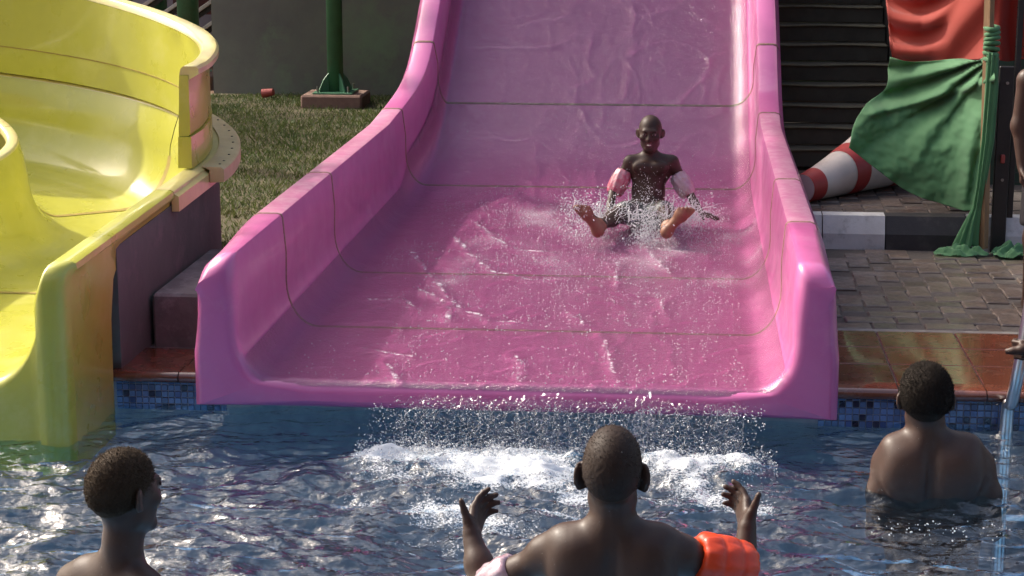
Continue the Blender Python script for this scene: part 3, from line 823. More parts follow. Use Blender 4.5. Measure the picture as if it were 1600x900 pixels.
# ------------------------------------------------------------------ signed-distance bodies
class SDF:
    def __init__(s): s.p = []
    def rc(s, a, b, ra, rb, k=.02): s.p.append(('rc', np.array(a, float), np.array(b, float), ra, rb, k)); return s
    def chain(s, pts, rs, k=.02):
        for i in range(len(pts)-1): s.rc(pts[i], pts[i+1], rs[i], rs[i+1], k)
        return s
    def el(s, c, R, r, k=.02): s.p.append(('el', np.array(c, float), np.array(R, float), np.array(r, float), k)); return s
    def cut(s, c, R, r, k=.01): s.p.append(('cut', np.array(c, float), np.array(R, float), np.array(r, float), k)); return s
    def plane(s, p, n, k=.01): s.p.append(('pl', np.array(p, float), np.array(n, float), k)); return s
    def polygonize(s, res):
        lo, hi = np.full(3, 1e9), np.full(3, -1e9)
        for q in s.p:
            if q[0] == 'rc':
                r = max(q[3], q[4]); lo = np.minimum(lo, np.minimum(q[1], q[2])-r); hi = np.maximum(hi, np.maximum(q[1], q[2])+r)
            elif q[0] == 'el':
                r = q[3].max(); lo = np.minimum(lo, q[1]-r); hi = np.maximum(hi, q[1]+r)
        lo -= 4*res+.01; hi += 4*res+.01
        n = np.ceil((hi-lo)/res).astype(int)+1
        ax = [lo[i]+np.arange(n[i])*res for i in range(3)]
        D = np.full(n, .2, np.float32)
        for q in s.p:
            k = q[-1]
            if q[0] == 'pl':
                X = (ax[0][:,None,None]-q[1][0])*q[2][0]+(ax[1][None,:,None]-q[1][1])*q[2][1]+(ax[2][None,None,:]-q[1][2])*q[2][2]
                h = np.maximum(k-np.abs(D-X), 0)/k; D = np.maximum(D, X)+h*h*k*.25; D = D.astype(np.float32); continue
            if q[0] == 'rc':
                r = max(q[3], q[4]); a = np.minimum(q[1], q[2])-r; b = np.maximum(q[1], q[2])+r
            else:
                r = q[3].max(); a = q[1]-r; b = q[1]+r
            mg = k+3*res+.004
            i0 = np.clip(np.floor((a-mg-lo)/res).astype(int), 0, n-1); i1 = np.clip(np.ceil((b+mg-lo)/res).astype(int)+1, 1, n)
            sl = tuple(slice(i0[i], i1[i]) for i in range(3))
            P = np.stack(np.meshgrid(*[ax[i][sl[i]] for i in range(3)], indexing='ij'), -1)
            if q[0] == 'rc':
                ab = q[2]-q[1]; t = np.clip(((P-q[1])@ab)/max(ab@ab, 1e-12), 0, 1)
                d = np.linalg.norm(P-q[1]-t[...,None]*ab, axis=-1)-(q[3]+(q[4]-q[3])*t)
            else:
                l = (P-q[1])@q[2]; k0 = np.linalg.norm(l/q[3], axis=-1); k1 = np.linalg.norm(l/(q[3]**2), axis=-1)
                d = k0*(k0-1)/np.maximum(k1, 1e-6)
            E = D[sl]
            if q[0] == 'cut':
                d = -d; h = np.maximum(k-np.abs(E-d), 0)/k; D[sl] = np.maximum(E, d)+h*h*k*.25
            else:
                h = np.maximum(k-np.abs(E-d), 0)/k; D[sl] = np.minimum(E, d)-h*h*k*.25
        return surface_nets(D, lo, res)

def surface_nets(D, lo, res):
    ins = D < 0
    n = np.array(D.shape)
    acc = np.zeros((*(n-1), 3), np.float32); cnt = np.zeros(n-1, np.int16)
    quads = []
    c = (slice(0, -1), slice(0, -1), slice(0, -1))
    for a in range(3):
        s0 = [slice(None)]*3; s1 = [slice(None)]*3
        s0[a] = slice(0, -1); s1[a] = slice(1, None)
        A, B = D[tuple(s0)], D[tuple(s1)]
        cr = (A < 0) != (B < 0)
        idx = np.argwhere(cr)
        if len(idx) == 0: continue
        va, vb = A[cr], B[cr]; t = va/(va-vb)
        pos = idx.astype(np.float32); pos[:, a] += t
        b, e = (a+1) % 3, (a+2) % 3
        for db in (0, -1):
            for de in (0, -1):
                j = idx.copy(); j[:, b] += db; j[:, e] += de
                ok = (j >= 0).all(1) & (j < n-1).all(1)
                np.add.at(acc, tuple(j[ok].T), pos[ok]); np.add.at(cnt, tuple(j[ok].T), 1)
        ok = (idx[:, b] > 0) & (idx[:, e] > 0) & (idx[:, b] < n[b]-1) & (idx[:, e] < n[e]-1)
        idx = idx[ok]; flip = va[ok] < 0
        c4 = []
        for db, de in ((-1,-1),(0,-1),(0,0),(-1,0)):
            j = idx.copy(); j[:, b] += db; j[:, e] += de; c4.append(np.ravel_multi_index(tuple(j.T), tuple(n-1)))
        q = np.stack(c4, 1); q[~flip] = q[~flip][:, ::-1]
        quads.append(q)
    used = cnt > 0
    ids = -np.ones(cnt.size, np.int64); ids[used.ravel()] = np.arange(used.sum())
    V = acc[used]/cnt[used][:, None]
    return lo+V*res, ids[np.concatenate(quads)]

def frame(fwd, up=(0,0,1)):
    f = np.array(fwd, float); f /= np.linalg.norm(f)
    r = np.cross(f, np.array(up, float)); r /= np.linalg.norm(r); u = np.cross(r, f)
    return np.stack([r, f, u], 1)       # columns: right, forward, up

def add_head(S, c, R, s=1.0, jaw=1.0, ear=1.0, zs=1.0):
    c = np.array(c, float)
    T = lambda p: c + R@(np.array(p)*s*[1,1,zs])
    rr = lambda *a: np.array(a)*s*[1,1,zs]
    def el(p, r, k=.02, Rl=None): S.el(T(p), R if Rl is None else R@Rl, rr(*r), k*s)
    el((0,-.012,.030), (.074,.096,.084))
    el((0,-.040,.005), (.066,.070,.070), .03)
    el((0,.030,-.020), (.062,.068,.072), .03)
    el((0,.040,-.062), (.050*jaw,.048,.050), .03)
    S.rc(T((-.012,.080,-.098)), T((.012,.080,-.098)), .017*s, .017*s, .02*s)
    S.rc(T((-.046,.010,-.070)), T((-.018,.070,-.098)), .016*s, .014*s, .025*s)
    S.rc(T((.046,.010,-.070)), T((.018,.070,-.098)), .016*s, .014*s, .025*s)
    S.rc(T((-.034,.084,.024)), T((.034,.084,.024)), .012*s, .012*s, .018*s)    # brow
    for sg in (-1, 1):
        S.cut(T((sg*.031,.104,.006)), R, rr(.020,.016,.013), .014*s)           # eye socket
        el((sg*.044,.066,-.022), (.022,.022,.018), .02)                         # cheekbone
    S.rc(T((0,.094,.012)), T((0,.112,-.024)), .0085*s, .012*s, .012*s)          # nose
    S.rc(T((-.012,.100,-.030)), T((.012,.100,-.030)), .0095*s, .0095*s, .010*s)
    S.rc(T((-.020,.086,-.056)), T((.020,.086,-.056)), .0085*s, .0085*s, .010*s)  # lips
    S.rc(T((0,.093,-.054)), T((0,.094,-.054)), .009*s, .009*s, .012*s)
    S.rc(T((-.016,.086,-.070)), T((.016,.086,-.070)), .0085*s, .0085*s, .010*s)
    S.rc(T((0,.092,-.071)), T((0,.093,-.071)), .009*s, .009*s, .012*s)
    for sg in (-1, 1):                                                          # ears
        a = .75*sg
        Re = np.array([[math.cos(a), -math.sin(a), 0], [math.sin(a), math.cos(a), 0], [0, 0, 1]])
        S.el(T((sg*.084*1.0,-.014,-.008)), R@Re, rr(.0085,.021,.033)*ear, .006*s)
        S.rc(T((sg*.074,.0,-.034)), T((sg*.078,-.008,-.026)), .008*s, .008*s, .008*s)
        S.cut(T((sg*.092,-.006,-.006)), R@Re, rr(.0075,.011,.019)*ear, .005*s)
    return T

def add_hand(S, w, d, n, s=1.0, side=1, curls=(.3,.35,.4,.45), spread=.08, thumb=(.75,.55,.25), k=.008, tcurl=.2):
    """w wrist, d finger direction, n palm facing, side=+1: thumb towards l = d x n"""
    w = np.array(w, float); d = np.array(d, float); d /= np.linalg.norm(d)
    n = np.array(n, float); n -= d*np.dot(n, d); n /= np.linalg.norm(n)
    l = np.cross(d, n)*side
    for off, r0, r1 in ((.026,.013,.0125),(.009,.0145,.013),(-.009,.0145,.013),(-.026,.013,.012)):
        S.rc(w+l*off*.6*s+d*.008*s, w+d*.082*s+l*off*s, r0*s, r1*s, .016*s)
    for i, (off, ln) in enumerate(((.028,.070),(.0095,.078),(-.0095,.072),(-.027,.056))):
        p = w+d*.082*s+l*off*s; dd = d+l*spread*(1.5-i)
        dd /= np.linalg.norm(dd); a = curls[i]; r = (.0100,.0104,.0100,.0090)[i]*s
        for j, fr in enumerate((.45,.31,.24)):
            c, si = math.cos(a), math.sin(a)
            nn = n - dd*np.dot(n, dd); nn /= np.linalg.norm(nn)+1e-9
            nd = dd*c + nn*si; q = p+nd*ln*fr*s
            S.rc(p, q, r*(1-.08*j), r*(1-.08*(j+1)), k*s*.6); p = q; dd = nd; n2 = nn
            a = curls[i]*1.1
    p = w+d*.022*s+l*.026*s; td = l*thumb[0]+d*thumb[1]+n*thumb[2]; td /= np.linalg.norm(td)
    S.rc(w+d*.012*s+l*.008*s, p+td*.012*s, .015*s, .014*s, .014*s)
    q = p+td*.040*s; S.rc(p, q, .0135*s, .0105*s, .010*s)
    td2 = td*(1-tcurl)+d*tcurl+n*tcurl*.5; td2 /= np.linalg.norm(td2)
    S.rc(q, q+td2*.030*s, .0103*s, .0082*s, .005*s)

def add_hair(name, parent, c, R, s, t, mat, line=(0,.35,1.0), h0=.012, tufts=5000, tl=.006, back=-.035, zs=1.0):
    """close-cropped cap following the cranium, with fine tufts"""
    S = SDF(); T = lambda p: np.array(c)+R@(np.array(p)*s*[1,1,zs])
    S.el(T((0,-.012,.030)), R, np.array([.074,.096,.084*zs])*s+t, .01)
    S.el(T((0,-.040,.005)), R, np.array([.066,.070,.070*zs])*s+t, .03*s)
    nl = np.array([0, .52, -1.0]); nl /= np.linalg.norm(nl)
    S.plane(T((0,-.012,back)), R@nl, .012*s)
    S.plane(T((0,.066,.03)), R@np.array([0,1.0,-.75])/1.25, .012*s)
    V, Fq = S.polygonize(.0045*s)
    V = V + (pnoise(V[:,0]*160, V[:,1]*160, V[:,2]*160)*.0016)[:,None]*np.array([1,1,1])
    cc = T((0,-.02,.02)); nv = len(V)
    pick = rng.integers(0, nv, tufts); b = V[pick]+rng.normal(size=(tufts,3))*.002
    nd = b-cc; nd /= np.linalg.norm(nd, axis=1)[:,None]
    low = np.einsum('ij,j->i', b-cc, R[:,2]) > -.06*s
    b, nd = b[low], nd[low]; m_ = len(b)
    tip = b+nd*tl*rng.uniform(.5, 1.2, m_)[:,None]+rng.normal(size=(m_,3))*.0016
    e1 = np.cross(nd, rng.normal(size=(m_,3))); e1 /= np.linalg.norm(e1, axis=1)[:,None]; e2 = np.cross(nd, e1)
    r = .0011
    tv = np.stack([b-nd*.002+e1*r, b-nd*.002-e1*r*.5+e2*r*.87, b-nd*.002-e1*r*.5-e2*r*.87, tip], 1).reshape(-1,3)
    i4 = nv+np.arange(m_)*4
    tf = np.concatenate([np.stack([i4, i4+1, i4+3], 1), np.stack([i4+1, i4+2, i4+3], 1), np.stack([i4+2, i4, i4+3], 1)])
    fq = np.concatenate([np.stack([Fq[:,0],Fq[:,1],Fq[:,2]],1), np.stack([Fq[:,0],Fq[:,2],Fq[:,3]],1), tf])
    return mesh_obj(name, np.vstack([V, tv]), fq, mat, parent, True)

def add_eyes(parent, T, R, s):
    for sg in (-1, 1):
        S = SDF().el(T((sg*.031,.086,.006)), R, np.array([.0135,.012,.0085])*s, .004)
        eye_ = mesh_obj('eye', *S.polygonize(.0022*s), M['eye_white'], parent, True)
        S = SDF().el(T((sg*.031,.0965,.006)), R, np.array([.0060,.0035,.0062])*s, .004)
        mesh_obj('iris', *S.polygonize(.0016*s), M['eye_dark'], eye_, True)
        a, b = T((sg*.018,.094,.0135)), T((sg*.046,.088,.0125))
        mesh_obj('eyelid', *tube_vf([a, (a+b)/2+R@np.array([0,.006,.004])*s, b], .0032*s, 8), M['skin'], parent, True)

def torus_band(name, parent, a, b, r0, r1, mat, lobes=2, bulge=.25, n=40, m_=28, flat=1.0, squash=None):
    """inflated arm band: a puffed sleeve round the axis a-b with ring creases"""
    a = np.array(a, float); b = np.array(b, float); ax = (b-a); L = np.linalg.norm(ax); ax /= L
    ref = np.array([0,0,1.0]) if abs(ax[2]) < .8 else np.array([0,1.0,0])
    e1 = np.cross(ax, ref); e1 /= np.linalg.norm(e1); e2 = np.cross(ax, e1)
    V = []
    for i in range(m_):
        t = i/(m_-1)
        lob = abs(math.sin(math.pi*lobes*t))**.45
        edge = max(0.0, math.sin(math.pi*t))**.30
        for j in range(n):
            th = 2*math.pi*j/n
            wr = .0022*math.sin(th*9+t*5)+.0018*math.sin(th*17-t*13)
            r = (r0+(r1-r0)*edge*(.80+.20*lob))*(1+bulge*.15*math.sin(2*th))+wr
            V.append(a+ax*L*t+r*(math.cos(th)*e1+math.sin(th)*e2))
    Fc = [(i*n+j, i*n+(j+1) % n, (i+1)*n+(j+1) % n, (i+1)*n+j) for i in range(m_-1) for j in range(n)]
    # inner sleeve
    k0 = len(V)
    for t in (0, 1):
        for j in range(n):
            th = 2*math.pi*j/n; V.append(a+ax*L*(.02+.96*t)+(r0*.86)*(math.cos(th)*e1+math.sin(th)*e2))
    Fc += [(j, k0+j, k0+(j+1) % n, (j+1) % n) for j in range(n)]
    Fc += [((m_-1)*n+j, (m_-1)*n+(j+1) % n, k0+n+(j+1) % n, k0+n+j) for j in range(n)]
    o = mesh_obj(name, V, Fc, mat, parent, True)
    return o

def wet(root, V, Fq, n, zmin, rmax=.0015):
    """beads of water sitting on the skin"""
    nr = np.cross(V[Fq[:,2]]-V[Fq[:,0]], V[Fq[:,3]]-V[Fq[:,1]]); nr /= np.linalg.norm(nr, axis=1)[:,None]+1e-12
    ce = V[Fq].mean(1); ok = np.where((ce[:,2] > zmin) & (nr[:,2] > -.25))[0]
    if len(ok) == 0: return
    k = rng.choice(ok, min(n, len(ok)), replace=False)
    r = rng.uniform(.0005, rmax, len(k))*rng.uniform(.5, 1, len(k))
    VV, FF = drops(ce[k]+rng.normal(size=(len(k),3))*.002, r)
    tag(mesh_obj('water_beads', VV, FF, M['beads'], root, True), kind='stuff')

def body(root, S, res, mat, name='body', beads=900, zmin=.02):
    V, Fq = S.polygonize(res)
    if beads: wet(root, V, Fq, beads, zmin)
    return mesh_obj(name, V, Fq, mat, root, True)

# --- boy in the pool with spread arms, seen from behind
CB = 4.60
root = empty('person', (pt(957, 900, CB)[0], CB, -.95), 'bare-backed boy in the pool, arms spread, one orange and one pale armband', 'person')
S = SDF(); P = lambda x, y, dy=0.0: pt(x, y, CB+dy)
hc = P(957, 738); HR = frame((0.02, 1, -.10)); hs = .95
T = add_head(S, hc, HR, hs, ear=1.12, zs=1.10)
S.chain([P(957,775,.0), P(956,826,.01), P(955,850,.02)], [.044, .045, .058], .03)
S.rc(P(957,800,-.015), P(956,850,-.02), .036, .045, .03)
S.chain([P(926,834,.0), P(885,848,.01), P(853,864,.03)], [.036,.040,.044], .05)      # trapezius and shoulder
S.chain([P(988,834,.0), P(1028,848,.01), P(1066,864,.03)], [.036,.040,.044], .05)
S.el(P(956,907,.02), np.eye(3), (.152,.082,.112), .06)
S.el(P(956,1000,.03), np.eye(3), (.140,.085,.16), .06)
S.el(P(900,895,-.035), np.eye(3), (.062,.040,.085), .05)                               # shoulder blades
S.el(P(1012,895,-.035), np.eye(3), (.062,.040,.085), .05)
S.rc(P(956,1050,.03), P(956,1250,.05), .13, .13, .05)
S.rc(P(925,1260,.05), P(918,1480,.05), .085, .055, .05); S.rc(P(990,1260,.05), P(996,1480,.05), .085, .055, .05)
S.rc(P(918,1480,.05), P(916,1630,.05), .052, .04, .03); S.rc(P(996,1480,.05), P(998,1630,.05), .052, .04, .03)
eL, eR = P(757,935,.10), P(1158,930,.10)
S.chain([P(853,868,.03), P(808,895,.06), eL], [.045,.038,.034], .03)
S.chain([P(1066,868,.03), P(1110,890,.06), eR], [.045,.038,.034], .03)
wL, wR = P(737,838,.20), P(1167,828,.20)
S.chain([eL, P(748,880,.16), wL], [.038,.036,.0245], .02)
S.chain([eR, P(1162,884,.16), wR], [.038,.036,.0245], .02)
def open_hand(w, sg, tipx, tipy):
    '''hand pointing away, thumb up, fingers bending inwards (sg=+1: palm faces +x)'''
    add_hand(S, w, (sg*.10, .80, .48), (sg*.92, -.25, .25), .96, side=-sg, curls=(.30,.42,.48,.54), spread=.04, thumb=(1.0,.50,-.10), tcurl=.05)
open_hand(wL, 1, 714, 785); open_hand(wR, -1, 1186, 765)
# spine furrow
S.cut(P(956,905,-.084), np.eye(3), (.006,.014,.12), .03)
body(root, S, .0052, M['skin'])
add_hair('hair', root, hc, HR, hs, .0014, M['shaved'], tufts=4000, tl=.0016, back=-.036, zs=1.10)
torus_band('armband', root, P(1086,870,.04), P(1172,890,.105), .046, .071, M['orange_vinyl'], lobes=3)['label'] = 'inflated orange armband with ringed creases'
torus_band('armband', root, P(808,893,.055), P(762,922,.095), .044, .060, M['white_vinyl'], lobes=2)['label'] = 'pale printed inflatable armband'

# --- man at the left in profile
LB = 4.72
root = empty('person', (pt(185, 900, LB)[0], LB, -1.05), 'cropped-haired person at the pool edge of the view looking away, ear and cheek showing', 'person')
root['label'] = 'bare-shouldered person with brown cropped hair and one ear showing, looking towards the pink slide'
S = SDF(); P = lambda x, y, dy=0.0: pt(x, y, LB+dy)
hc = P(195, 767); a = math.radians(37); HR = frame((math.sin(a), math.cos(a), -.06)); hs = .95
T = add_head(S, hc, HR, hs, zs=1.06)
S.chain([P(188,800,-.01), P(190,850,-.01), P(185,895,.0)], [.047,.045,.056], .03)
S.rc(P(203,815,.02), P(194,875,.02), .034, .040, .03)
for q in ((1, 62), (-1, -55)):
    v2 = np.array([math.cos(a*.8), -math.sin(a*.8), 0])*.155*q[0]
    b0 = P(182,895,.0); S.chain([b0+v2*.25+[0,0,.0], b0+v2*.65+[0,0,-.030], b0+v2+[0,0,-.065]], [.048,.048,.052], .05)
    sh = b0+v2+[0,0,-.065]
    S.chain([sh, sh+v2*.15+[0,0,-.17], sh+v2*.05+[math.sin(a)*.06, math.cos(a)*.06, -.40]], [.055,.047,.038], .03)
bR = np.array([[math.cos(a*.8), math.sin(a*.8), 0], [-math.sin(a*.8), math.cos(a*.8), 0], [0,0,1]]).T.T
bR = np.stack([[math.cos(a*.8), -math.sin(a*.8), 0], [math.sin(a*.8), math.cos(a*.8), 0], [0,0,1]], 1)
S.el(P(183,985,.0), bR, (.165,.10,.16), .06); S.el(P(183,1110,.0), bR, (.155,.095,.22), .06)
S.rc(P(183,1200,.0), P(183,1330,.0), .14, .14, .05)
for q in (-.08, .08):
    b0 = P(183,1330,.0)+bR[:,0]*q; S.chain([b0, b0+[0,0,-.40]], [.09,.055], .04)
body(root, S, .0056, M['skin'])
add_eyes(root, T, HR, hs)
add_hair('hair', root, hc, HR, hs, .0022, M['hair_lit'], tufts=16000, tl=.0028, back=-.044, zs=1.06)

# --- man at the right, back to us
RB = 6.28
root = empty('person', (pt(1455, 800, RB)[0], RB, -1.1), 'broad bare back and thick black hair of a person beside the steel ladder', 'person')
S = SDF(); P = lambda x, y, dy=0.0: pt(x, y, RB+dy)
hc = P(1446, 622); HR = frame((0.0, 1, -.12)); hs = 1.0
T = add_head(S, hc, HR, hs)
S.chain([P(1447,655,-.01), P(1449,690,-.01), P(1452,715,.0)], [.050,.054,.068], .03)
S.chain([P(1425,692,.0), P(1402,703,.0), P(1390,724,.02)], [.042,.048,.054], .05)
S.chain([P(1478,692,.0), P(1508,703,.0), P(1526,726,.02)], [.042,.048,.054], .05)
S.el(P(1456,755,.02), np.eye(3), (.172,.10,.135), .07); S.el(P(1456,840,.03), np.eye(3), (.165,.10,.18), .06)
S.el(P(1418,742,-.055), np.eye(3), (.075,.045,.085), .06); S.el(P(1496,742,-.055), np.eye(3), (.075,.045,.085), .06)
S.cut(P(1456,755,-.103), np.eye(3), (.007,.016,.13), .04)
S.chain([P(1390,726,.02), P(1377,770,.02), P(1370,830,.08)], [.053,.047,.040], .03)
S.chain([P(1526,728,.02), P(1541,772,.02), P(1548,830,.08)], [.053,.047,.040], .03)
S.rc(P(1456,900,.03), P(1456,1040,.03), .15, .15, .05)
for q in (1420, 1492): S.rc(P(q,1050,.03), P(q,1210,.03), .095, .06, .04)
body(root, S, .0065, M['skin_warm'])
add_hair('hair', root, hc, HR, hs, .009, M['hair'], tufts=12000, tl=.006, back=-.052)

# --- boy coming down the slide
SB = 10.0
root = empty('person', (pt(1010, 335, SB)[0], SB, ZF), 'bare-chested boy sliding feet first down the pink slide in a burst of spray', 'person')
S = SDF(); P = lambda x, y, dy=0.0: pt(x, y, SB+dy)
hc = P(1016, 207, .10); HR = frame((-.05, -1, -.10)); hs = .80
T = add_head(S, hc, HR, hs, ear=.92)
S.chain([P(1016,228,.10), P(1016,243,.11), P(1016,252,.11)], [.036,.037,.045], .02)
S.chain([P(1002,248,.11), P(986,252,.10)], [.030,.034], .03); S.chain([P(1030,248,.11), P(1049,252,.10)], [.030,.034], .03)
S.el(P(1016,268,.10), np.eye(3), (.112,.066,.080), .04)
S.el(P(1013,300,.08), np.eye(3), (.090,.062,.100), .04)
S.el(P(1011,328,.05), np.eye(3), (.098,.075,.070), .04)
S.el(P(1002,262,.042), np.eye(3), (.042,.018,.030), .03); S.el(P(1032,262,.042), np.eye(3), (.042,.018,.030), .03)
# arms
S.chain([P(984,254,.10), P(970,282,.10), P(958,300,.06)], [.033,.027,.023], .02)
S.chain([P(958,300,.06), P(954,318,-.02), P(952,334,-.10)], [.023,.021,.016], .015)
add_hand(S, P(952,334,-.10), (-.25,-.8,-.25), (0,-.3,-1), .62, side=1, curls=(.1,.1,.12,.15))
S.chain([P(1051,254,.10), P(1064,280,.10), P(1076,300,.07)], [.033,.027,.023], .02)
S.chain([P(1076,300,.07), P(1086,318,.0), P(1096,334,-.06)], [.023,.021,.016], .015)
add_hand(S, P(1096,334,-.06), (.85,-.45,-.12), (.1,.0,-1), .66, side=-1, curls=(.08,.08,.1,.12))
# legs towards us
def leg(hip, knee, ank, heel, toe, sg):
    S.chain([hip, (hip+knee)/2+[0,0,.012], knee], [.060,.052,.040], .03)
    S.chain([knee, (knee*.6+ank*.4)+[0,.02,-.004], ank], [.041,.039,.024], .02)
    up = toe-heel; L = np.linalg.norm(up); up /= L
    nrm = np.array([0,-1.0,0]); nrm -= up*np.dot(nrm, up); nrm /= np.linalg.norm(nrm); lt = np.cross(up, nrm)
    Rf = np.stack([lt, up, nrm], 1)
    S.rc(ank, heel+up*.02, .026, .027, .02)
    S.el(heel+up*.028, Rf, (.027,.032,.024), .012)
    S.rc(heel+up*.02+lt*.006*sg, heel+up*L*.72-lt*.002*sg, .024, .024, .02)
    S.el(heel+up*L*.70, Rf, (.037,.036,.019), .014)
    S.rc(ank, heel+up*L*.6-nrm*.02, .024, .018, .03)
    for i in range(5):
        q = (i-2)*.0145*sg
        ln = (.205, .205, .196, .184, .168)[i]/.205*L
        S.rc(heel+up*L*.80+lt*q, heel+up*(ln-.004)+lt*q*1.05+nrm*.003, (.0105,.0085,.008,.0078,.0075)[i], (.0115,.0085,.008,.0075,.007)[i], .006)
legs = [(P(992,333,.03), P(966,336,-.25), P(938,352,-.52), P(937,367,-.56), P(906,318,-.60), 1),
        (P(1030,333,.03), P(1042,335,-.25), P(1043,354,-.52), P(1038,368,-.56), P(1076,322,-.60), -1)]
for l in legs: leg(*l)
V, Fq = S.polygonize(.0050)
bo = mesh_obj('body', V, Fq, M['skin'], root, True)
bo.data.materials.append(M['sole']); bo.data.materials.append(M['lip']); bo.data.materials.append(M['shaved_s'])
ce = np.array([V[q].mean(0) for q in Fq]); mi = np.zeros(len(Fq), np.int32)
fn = np.cross(V[Fq[:,2]]-V[Fq[:,0]], V[Fq[:,3]]-V[Fq[:,1]]); fn /= np.linalg.norm(fn, axis=1)[:,None]+1e-12
for l in legs:
    heel, toe = l[3], l[4]; up = toe-heel; L = np.linalg.norm(up); up /= L
    rel = ce-heel; t = rel@up; off = np.linalg.norm(rel-t[:,None]*up, axis=1)
    mi[(t > -.04) & (t < L+.03) & (off < .06) & (fn[:,1] < -.12)] = 1
mi[(np.linalg.norm(ce-T((0,.093,-.063)), axis=1) < .024*hs)] = 2
loc_ = (ce-hc)@HR/hs
mi[(loc_[:,2] > .040+.35*np.clip(loc_[:,1]-.03, -.2, .04)+.006*pnoise(loc_[:,0]*60, loc_[:,1]*60, loc_[:,2]*60)) & (loc_[:,2] < .2) & (np.abs(loc_[:,0]) < .12) & (np.abs(loc_[:,1]) < .15)] = 3
bo.data.polygons.foreach_set('material_index', mi)
add_eyes(root, T, HR, hs)
a_, b_ = T((-.013,.0985,-.062)), T((.013,.0985,-.062))
mesh_obj('teeth', *tube_vf([a_, (a_+b_)/2+HR@np.array([0,.004,-.001])*hs, b_], [.0025,.0042,.0025], 8), M['teeth'], root, True)
S = SDF(); S.el(P(1011,330,.05), np.eye(3), (.106,.083,.066), .02)
for l in legs: S.chain([l[0], l[0]*.35+l[1]*.65+np.array([0,0,.008])], [.070,.060], .03)
S.cut(P(1011,300,.05), np.eye(3), (.2,.2,.045), .01)
mesh_obj('shorts', *S.polygonize(.006), M['shorts'], root, True)
torus_band('armband', root, P(977,266,.10), P(958,304,.07), .030, .050, M['pink_vinyl'], lobes=1)['label'] = 'pink inflatable armband'
torus_band('armband', root, P(1057,272,.10), P(1077,306,.06), .030, .050, M['white_vinyl'], lobes=1)['label'] = 'pale inflatable armband'

# --- child standing on the deck, mostly beyond the frame
DB = 8.55; zg = .125
root = empty('person', (1.62, DB, zg), 'wet child standing on the paving by the fence, arm hanging, in black shorts', 'person')
S = SDF(); Q = lambda x, z, y=0.0: np.array([1.625+x, DB+y, zg+z])
hc = Q(.02, 1.24, .0); HR = frame((.25, -1, 0)); hs = .86
T = add_head(S, hc, HR, hs)
S.chain([Q(.02,1.17), Q(.01,1.10), Q(.01,1.06)], [.040,.042,.055], .03)
S.chain([Q(-.05,1.07), Q(-.135,1.045)], [.038,.045], .04); S.chain([Q(.07,1.07), Q(.155,1.045)], [.038,.045], .04)
S.el(Q(.01,.95), np.eye(3), (.135,.085,.14), .05); S.el(Q(.01,.76), np.eye(3), (.115,.08,.15), .05); S.el(Q(.01,.62), np.eye(3), (.125,.09,.09), .05)
S.chain([Q(-.145,1.04), Q(-.165,.84,.01), Q(-.150,.665,-.03)], [.044,.035,.024], .03)
add_hand(S, Q(-.150,.665,-.03), (.02,-.05,-1), (1,-.2,0), .78, side=1, curls=(.5,.55,.6,.65))
S.chain([Q(.165,1.04), Q(.19,.84,.01), Q(.175,.665,-.03)], [.044,.035,.024], .03)
add_hand(S, Q(.175,.665,-.03), (0,-.05,-1), (-1,-.2,0), .78, side=-1, curls=(.5,.55,.6,.65))
for sg in (-1, 1):
    S.chain([Q(.01+sg*.066,.60), Q(.01+sg*.085,.34,-.01), Q(.01+sg*.09,.06,.02)], [.072,.048,.030], .03)
    S.chain([Q(.01+sg*.09,.035,.03), Q(.01+sg*.10,.022,-.12)], [.032,.022], .02)
body(root, S, .0075, M['skin_warm']); add_eyes(root, T, HR, hs)
add_hair('hair', root, hc, HR, hs, .003, M['hair'], tufts=2500, tl=.003)
S = SDF(); S.el(Q(.01,.64), np.eye(3), (.138,.102,.085), .02)
for sg in (-1, 1): S.rc(Q(.01+sg*.068,.60), Q(.01+sg*.082,.42,-.01), .082, .074, .03)
S.plane(Q(0,.40), np.array([0,0,-1.0]), .005)
mesh_obj('shorts', *S.polygonize(.008), M['shorts_black'], root, True)

# --- steel pool ladder
lad = empty('pool_ladder', (1.36, 7.05, -.85), 'shiny stainless steel pool ladder rail gripped by a hand', 'ladder')
def rail(x):
    pts = [(x-.01,7.11,-.85), (x-.01,7.11,.0), (x,7.07,.12), (x+.015,7.03,.28), (x+.06,7.06,.62), (x+.11,7.12,.80), (x+.15,7.24,.91), (x+.20,7.42,.93), (x+.23,7.56,.86), (x+.24,7.62,.70), (x+.24,7.63,.10)]
    pts = np.array(pts); tt = np.linspace(0, len(pts)-1, 70); i = np.clip(tt.astype(int), 0, len(pts)-2); fr = (tt-i)[:,None]
    def cr(p0, p1, p2, p3, t): return .5*((2*p1)+(-p0+p2)*t+(2*p0-5*p1+4*p2-p3)*t*t+(-p0+3*p1-3*p2+p3)*t**3)
    g = lambda k: pts[np.clip(k, 0, len(pts)-1)]
    return cr(g(i-1), g(i), g(i+1), g(i+2), fr)
LX = 1.235
for x in (LX, LX+.48): mesh_obj('handrail', *tube_vf(rail(x), .0245, 20), M['steel'], lad, True)
for z in (-.34, -.60, -.82): mesh_obj('tread', *box_vf((LX+.23, 7.10, z), (.47, .075, .028), .006), M['steel'], lad)

